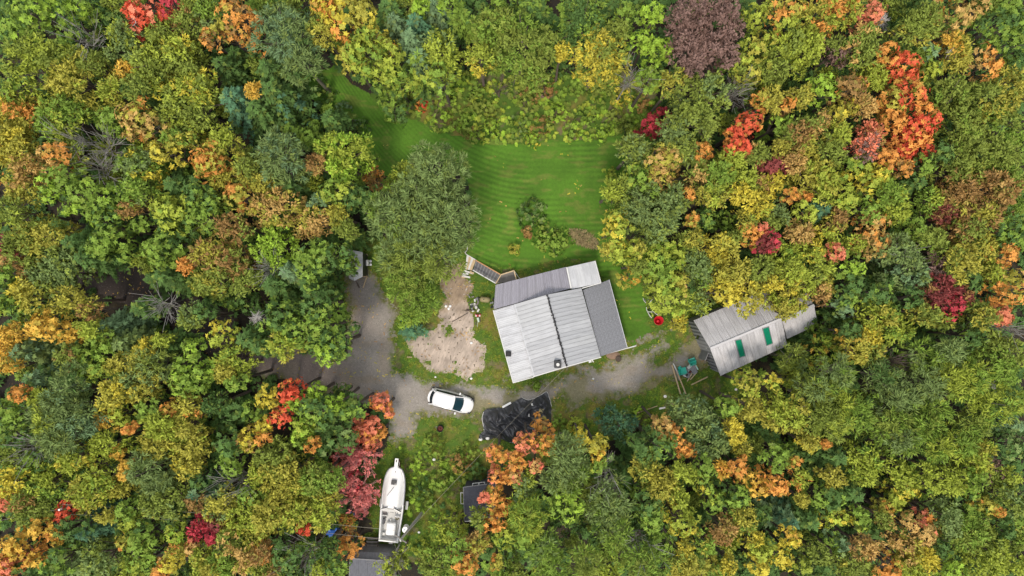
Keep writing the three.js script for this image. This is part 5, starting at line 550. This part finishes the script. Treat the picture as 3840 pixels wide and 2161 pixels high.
trees.forEach((t, k) => {
  setSeed(1000 + k * 77); const big = Math.max(...t.discs.map(d => d[2])) / 44;
  const H = t.h || ({ m: 8.7, b: 8.5, p: 9.2, s: 7.6, x: 9.2, d: 8.6, h: 0.75 }[t.kind] + (t.kind === 'h' ? 0.45 : 0.55) * big + rr(0, t.kind === 'h' ? 0.5 : 1.5));
  const hc = t.kind === 'h' ? H * 0.6 : Math.max(H * 0.5, H - big * (t.kind === 's' ? 1.6 : 0.7)), cc = t.discs.map(([x, y, r]) => [P(x, y, hc), r / 38.4 * (1 - hc / CAM_H)]);
  const b = V(0, 0, 0); cc.forEach(c => b.add(c[0])); b.multiplyScalar(1 / cc.length); if (t.base) { const q = P(...t.base, 1); b.set(q.x, 0, q.z); } b.y = 0; t.at = b; t.H = H; t.px = t.discs.reduce((a, d) => [a[0] + d[0] / t.discs.length, a[1] + d[1] / t.discs.length], [0, 0]); t.r = big;
  const o = new THREE.Group(); o.name = numbered(t.young ? 'sapling' : KIND[t.kind][0]); o.position.copy(b); scene.add(o); t.obj = o;
  const cs = [...t.cols].map(col); if ('NRSEPU'.includes(t.cols) && t.cols.length === 1) cs.warm = col(t.cols === 'R' ? 'N' : t.cols === 'S' ? 'P' : 'K'); cs.pure = 'RSCIMQ'.includes(t.cols[0]); const discs = cc.map(([p, r]) => [p.x - b.x, p.z - b.z, r]), L = new Leaves(), g = []; let bark = barkMat;
  if ('mbph'.includes(t.kind)) {
    const lobes = broad(L, t.kind, discs, H, cs, 400 + k, big > 3 ? 0.85 : 1); if (t.kind === 'b') bark = brownBark; if (t.kind === 'p') bark = limbBark;
    if (t.kind === 'h') { for (let i = 0; i < 3; i++) { const q = lobes[Math.floor(rnd() * lobes.length)]; g.push(rod(V(0, 0, 0), V(q[0], Math.max(0.3, q[1]), q[2]), 0.03, 0.015, 4)); } }
    else { const w = 0.07 + 0.035 * big, mid = V(rr(-0.2, 0.2), H * 0.5, rr(-0.2, 0.2)), c = V(discs[0][0] * 0.6, H * 0.82, discs[0][1] * 0.6); g.push(rod(V(0, 0, 0), mid, w * 1.5, w, 7), rod(mid, c, w, w * 0.5, 6)); for (let i = 0; i < 9; i++) { const q = lobes[Math.floor(rnd() * lobes.length)], hl = Math.hypot(q[0], q[2]) || 1; g.push(rod(lerp(mid, c, rnd() * 0.7), V(q[0] * (1 + 0.8 * q[3] / hl), q[1] + q[3] * 0.8, q[2] * (1 + 0.8 * q[3] / hl)), w * 0.42, 0.018, 4)); } }
  } else if (t.kind === 's') { spruce(L, discs[0][2] * 1.3, H, cs, 400 + k); g.push(rod(V(0, 0, 0), V(0, H - 0.2, 0), 0.12 + 0.03 * big, 0.02, 6)); }
  else if (t.kind === 'x') {
    const top = V(discs[0][0], H, discs[0][1]), r = discs[0][2], fork = V(top.x * 0.35, H * 0.45, top.z * 0.35); bark = t.cols[0] === 'A' ? greyBark : t.cols[0] === 'C' ? redBark : brownBark; g.push(rod(V(0, 0, 0), fork, 0.09, 0.06, 6)); const ends = [];
    for (let i = 0; i < (t.cols[0] === 'C' ? 20 : 8); i++) { const a = rr(0, 6.28), e = r * Math.sqrt(rnd()), to = V(top.x + Math.cos(a) * e, H * rr(0.75, 1), top.z + Math.sin(a) * e), d = to.clone().sub(fork), l = d.length(); ends.push(...twigs(g, fork, d.normalize(), l * 0.6, 0.036, 2, 0.5)); }
    if (t.cols.length > 1) for (const e of ends) if (rnd() < (t.cols[0] === 'C' ? 0.45 : 0.35)) tuft(L, 'b', e.x, e.y, e.z, [0, 1, 0], cs[1 % cs.length], rr(0.7, 1.1), 0.8);
  } else { const top = V(discs[0][0] * 1.6, H, discs[0][1] * 1.6); bark = greyBark; g.push(rod(V(0, 0, 0), top, 0.11, 0.03, 6)); for (let i = 0; i < 90; i++) { const u = rr(0.3, 0.98), p = V(0, 0, 0).lerp(top, u), n = ball(), l = (1.1 - u) * rr(0.5, 1.3) + 0.2, q = p.clone().add(V(n[0] * l, n[1] * l * 0.5 + 0.1, n[2] * l)); g.push(rod(p, q, 0.04, 0.02, 3)); g.push(rod(lerp(p, q, 0.5), q.clone().add(V(rr(-0.3, 0.3), rr(-0.1, 0.2), rr(-0.3, 0.3))), 0.028, 0.016, 3)); } }
  part(o, t.kind === 'h' ? 'stem' : t.kind === 'x' || t.kind === 'd' ? 'trunk' : 'trunk', g, bark);
  if (L.i.length) { leafTris += L.i.length / 3; const m = shadows(new THREE.Mesh(L.geometry(), leafMat)); m.name = t.kind === 'h' || t.kind === 'x' ? 'foliage' : 'crown'; o.add(m); }
});
// ---------------------------------------------------------------- which one is it: words for every tree
{
  const size = (t) => t.young ? '' : t.discs.length > 2 || t.r > 2.6 ? 'broad' : t.r < 1.15 ? 'slender' : '';
  const flavour = (t) => { const n = [...t.cols].map(c => PAL[c][0]), k = { m: 'maple', b: 'birch', p: 'pine', s: 'spruce', x: 'bare tree', d: 'dead spruce', h: 'bush' }[t.kind]; if (t.young) return n[0] + (n[1] ? ' and ' + n[1] : '') + ' ' + k + ' sapling'; if (t.kind === 'x' || t.kind === 'd') return (t.cols[0] === 'A' ? 'grey ' : t.cols[0] === 'C' ? 'crimson ' : 'brown ') + k; return n[0] + (n[1] ? ' and ' + n[1] : '') + ' ' + k; };
  const LM = [['the house', 2060, 1200, 330], ['the barn', 2800, 1260, 260], ['the white car', 1690, 1505, 110], ['the black tarp', 1940, 1560, 150], ['the white boat', 1465, 1880, 200], ['the charcoal shed', 1800, 1885, 100], ['the slate-grey shed', 1370, 2110, 110], ['the white-roofed shelter', 1345, 1005, 80], ['the wood-chip patch', 1680, 1290, 170], ['the red wheelbarrow', 2460, 1190, 60], ['the burn barrel', 1652, 1605, 30]].map(([n, x, y, r]) => ({ word: n, px: [x, y], rp: r }));
  for (const t of trees) { t.desc = (size(t) ? size(t) + ' ' : '') + flavour(t); t.main = PAL[t.cols[0]][0] + ' ' + KIND[t.kind][1] + (t.young ? ' sapling' : ''); if ('xd'.includes(t.kind)) t.main = flavour(t); t.rp = t.r * 44; t.word = 'the ' + t.desc; }
  const rows = ['top edge', 'upper part', 'middle', 'lower part', 'bottom edge'], cols = ['far left', 'left', 'centre', 'right', 'far right'];
  for (const t of trees) { t.zone = 'in the ' + rows[Math.min(4, Math.max(0, Math.floor(t.px[1] / 432.2)))] + ', ' + cols[Math.min(4, Math.max(0, Math.floor(t.px[0] / 768)))]; }
  const dirOf = (a, b) => { const dx = a.px[0] - b.px[0], dy = a.px[1] - b.px[1]; return Math.abs(dx) > Math.abs(dy) ? (dx > 0 ? 'right of' : 'left of') : (dy > 0 ? 'below' : 'above'); };
  for (const t of trees) { t.near = trees.filter(u => u !== t).map(u => [Math.hypot(u.px[0] - t.px[0], u.px[1] - t.px[1]), u]).sort((a, b) => a[0] - b[0]).slice(0, 7).map(x => x[1]); t.facts = new Map();
    for (const l of LM) { const d = Math.hypot(l.px[0] - t.px[0], l.px[1] - t.px[1]); if (d < l.rp + t.rp + 60) t.facts.set(dirOf(t, l) + ' ' + l.word, 1); } for (const u of t.near) if (u.main !== t.main && !u.young) t.facts.set(dirOf(t, u) + ' a ' + u.main, 0); }
  const words = (s) => s.split(/[\s]+/).length, taken = new Set(), fix = (s) => s.replace(/ a (olive|orange)/g, ' an $1');
  for (const t of trees) {
    const same = trees.filter(u => u !== t && u.desc === t.desc), zone = same.filter(u => u.zone === t.zone), F = [...t.facts.keys()]; let label = null;
    if (!same.length) label = t.desc + ' ' + F[0] + ' ' + t.zone;
    for (const f of F) { if (label) break; if (t.facts.get(f) && !same.some(u => u.facts.has(f))) label = t.desc + ' ' + f; }
    if (!label && !zone.length) label = t.desc + ' ' + (F[0] || '') + ' ' + t.zone;
    for (const f of F) { if (label) break; if (!zone.some(u => u.facts.has(f))) label = t.desc + ' ' + f + ' ' + t.zone; }
    for (const f of F) for (const h of F) { if (label || f === h) continue; if (!zone.some(u => u.facts.has(f) && u.facts.has(h))) { const l = t.desc + ' ' + f + ' and ' + h + ', ' + t.zone.replace('in the ', ''); if (words(l) <= 16) label = l; } }
    if (!label) { const z = [t, ...zone].sort((a, b) => a.px[0] - b.px[0]), i = z.indexOf(t); label = t.desc + ', ' + ['leftmost', 'second from left', 'third from left', 'fourth from left', 'fifth from left'][i] + ' of its look ' + t.zone; }
    label = fix(label.replace(/\s+/g, ' ')).trim(); if (taken.has(label)) label += ' again'; taken.add(label);
    if (words(label) > 16) label = label.replace(' in the ', ' '); t.obj.userData = { label, category: t.young ? 'sapling' : KIND[t.kind][1], group: t.young ? 'saplings between the tall trees' : { m: 'maples of the wood', b: 'birches of the wood', p: 'pines of the wood', s: 'spruces of the wood', x: 'leafless trees', d: 'dead spruces', h: 'bushes round the clearing' }[t.kind] };
  }
  const kc = {}; trees.forEach(t => kc[t.kind] = (kc[t.kind] || 0) + 1); console.log(JSON.stringify(kc), 'trees', trees.length, 'leaf triangles', leafTris, 'longest label', Math.max(...trees.map(t => words(t.obj.userData.label))), trees.filter(t => / again/.test(t.obj.userData.label)).length);
}
// ---------------------------------------------------------------- ground cover and the wood beyond the frame
function clump(kind, n, size) { const L = new Leaves(); for (let i = 0; i < n; i++) { const a = rr(0, 6.28), e = rr(0, 0.4) * size, b = ball(), nn = unit(Math.cos(a) * 0.5 + b[0] * 0.4, 1, Math.sin(a) * 0.5 + b[2] * 0.4); if (kind === 'blade') L.leaf(Math.cos(a) * e, 0, Math.sin(a) * e, ...unit(Math.cos(a) * 0.6 + b[0] * 0.5, 0.8, Math.sin(a) * 0.6 + b[2] * 0.5), ...nn, size * rr(0.5, 1), size * 0.09, [1, 1, 1], rr(0.8, 1.2)); else tuft(L, kind, Math.cos(a) * e, size * rr(0.15, 0.6), Math.sin(a) * e, nn, [1, 1, 1], rr(0.75, 1.2), size); } return L.geometry(); }
function scatter(name, label, geo, n, s, place, colours, lo, hi) {
  setSeed(s); const list = []; for (let i = 0; i < n * 6 && list.length < n; i++) { const x = rr(-58, 58), z = rr(-34, 34); if (place(x, z)) list.push([x, z]); }
  const m = shadows(new THREE.InstancedMesh(geo, leafMat, list.length)), q = new THREE.Matrix4(), c = new THREE.Color(), e = new THREE.Euler();
  list.forEach(([x, z], i) => { const k = rr(lo, hi); q.compose(V(x, 0, z), new THREE.Quaternion().setFromEuler(e.set(0, rr(0, 6.28), 0)), V(k, k * rr(0.7, 1.2), k)); m.setMatrixAt(i, q); const v = fbm(x * 0.4, z * 0.4, s, 3) * 0.7 + rnd() * 0.3, p = col(colours[Math.min(colours.length - 1, Math.floor(clamp((v - 0.25) * 2) * colours.length))]), t = rr(0.75, 1.2); c.setRGB(p[0] * t, p[1] * t, p[2] * t); m.setColorAt(i, c); });
  m.name = name; m.userData = { kind: 'stuff', label, category: 'ground cover' }; scene.add(m);
}
{ setSeed(505); const L = new Leaves(), c = crop(1920, 540, 0.37267)(720, 955, 0), cs = [[0.36, 0.28, 0.13], [0.38, 0.32, 0.15], [0.24, 0.19, 0.09], [0.16, 0.2, 0.05]]; for (let i = 0; i < 260; i++) { const a = rr(0, 6.28), e = Math.sqrt(rnd()), x = Math.cos(a) * e * 1.45, z = Math.sin(a) * e * 0.6, X = x * 0.88 - z * 0.47, Z = x * 0.47 + z * 0.88; if (vn(X * 1.5 + 9, Z * 1.5, 507) < 0.25) continue; const b = ball(); for (let q = 0; q < 5; q++) { const d = ball(); L.leaf(X, 0.06 + 0.2 * (1 - e), Z, ...unit(d[0], Math.abs(d[1]) * 0.3, d[2]), b[0] * 0.3, 1, b[2] * 0.3, rr(0.2, 0.5), rr(0.05, 0.12), cs[i % 7 < 4 ? 0 : i % 4], rr(0.6, 1)); } }
  const m = shadows(new THREE.Mesh(L.geometry(), leafMat)); m.name = 'brush_pile'; m.position.set(c.x, 0, c.z); m.userData = { label: 'tan patch of dead cut brush on the lawn behind the house', category: 'brush pile' }; scene.add(m); }
setSeed(501); const cover = clump('h', 9, 0.9), weed = clump('h', 7, 0.7), blades = clump('blade', 12, 0.32);
scatter('undergrowth', 'dark ferns and saplings covering the forest floor', cover, 8500, 511, (x, z) => !open(x, z) && !mead(x, z), 'DDDDGD', 0.8, 1.7);
scatter('weeds', 'bright weeds and bracken between lawn and wood', weed, 4300, 513, (x, z) => mead(x, z), 'GLGOWLGW', 0.6, 1.25);
scatter('rough_weeds', 'low weeds round the boat and the sheds', weed, 2200, 515, (x, z) => inW(YARD, x, z, 0.6) && !onDrive(x, z) && z > 15.5 && fbm(x * 0.7, z * 0.7, 517, 3) > 0.4 && segD(x, z, [-13.2, 12, -12.2, 25]) > 1.4, 'GGLDGO', 0.5, 1.2);
scatter('grass', 'rough uncut grass of the yard', blades, 20000, 519, (x, z) => { if (!inW(YARD, x, z, 0.6) || onLawn(x, z)) return false; if (onDrive(x, z)) return driveD > -0.55 && rnd() < 0.5; if (onChips(x, z)) return rnd() < 0.6 && !(onChips(x + 0.4, z) && onChips(x - 0.4, z) && onChips(x, z + 0.4) && onChips(x, z - 0.4)); return true; }, 'GWOKGLW', 0.5, 1.0);
scatter('wood_chips', 'loose splinters and twigs on the wood-chip patch', (() => { const L = new Leaves(); for (let i = 0; i < 6; i++) L.leaf(rr(-0.3, 0.3), 0.02 + 0.012 * i, rr(-0.3, 0.3), ...unit(rr(-1, 1), rr(-0.1, 0.2), rr(-1, 1)), 0, 1, 0, rr(0.12, 0.34), rr(0.03, 0.07), [1, 1, 1], rr(0.8, 1.2)); return L.geometry(); })(), 900, 527, onChips, 'PAPAEA', 0.7, 1.4);
scatter('fallen_leaves', 'fallen yellow and brown leaves on lawn, drive and yard', (() => { const L = new Leaves(); for (let i = 0; i < 3; i++) L.leaf(rr(-0.3, 0.3), 0.02 + 0.004 * i, rr(-0.3, 0.3), ...unit(rr(-1, 1), 0, rr(-1, 1)), 0, 1, 0, 0.14, 0.09, [1, 1, 1], 1); return L.geometry(); })(), 900, 523, (x, z) => (onLawn(x, z) && rnd() < 0.12) || onDrive(x, z), 'EKYPEK', 0.7, 1.3);
{ const L = new Leaves(), g = []; setSeed(601); for (let i = 0; i < 150; i++) { const a = rr(-72, 72), b = rr(-46, 46); if (Math.abs(a) < 48.5 && Math.abs(b) < 29) continue; const one = new Leaves(), r = rr(1.6, 2.8), H = rr(7.5, 10), cs = [...['OW', 'GD', 'KW', 'OG', 'NK', 'D'][i % 6]].map(col); broad(one, 'b', [[0, 0, r]], H, cs, 700 + i, 0.3); const o = L.p.length / 3; for (let k = 0; k < one.p.length; k += 3) L.p.push(one.p[k] + a, one.p[k + 1], one.p[k + 2] + b); for (const v of one.n) L.n.push(v); for (const v of one.c) L.c.push(v); for (const v of one.i) L.i.push(v + o); }
  const m = shadows(new THREE.Mesh(L.geometry(), leafMat)); m.name = 'woods'; m.userData = { kind: 'stuff', label: 'mixed autumn wood going on beyond the clearing', category: 'wood' }; scene.add(m); console.log('woods', L.i.length / 3); }

renderer.render(scene, camera);
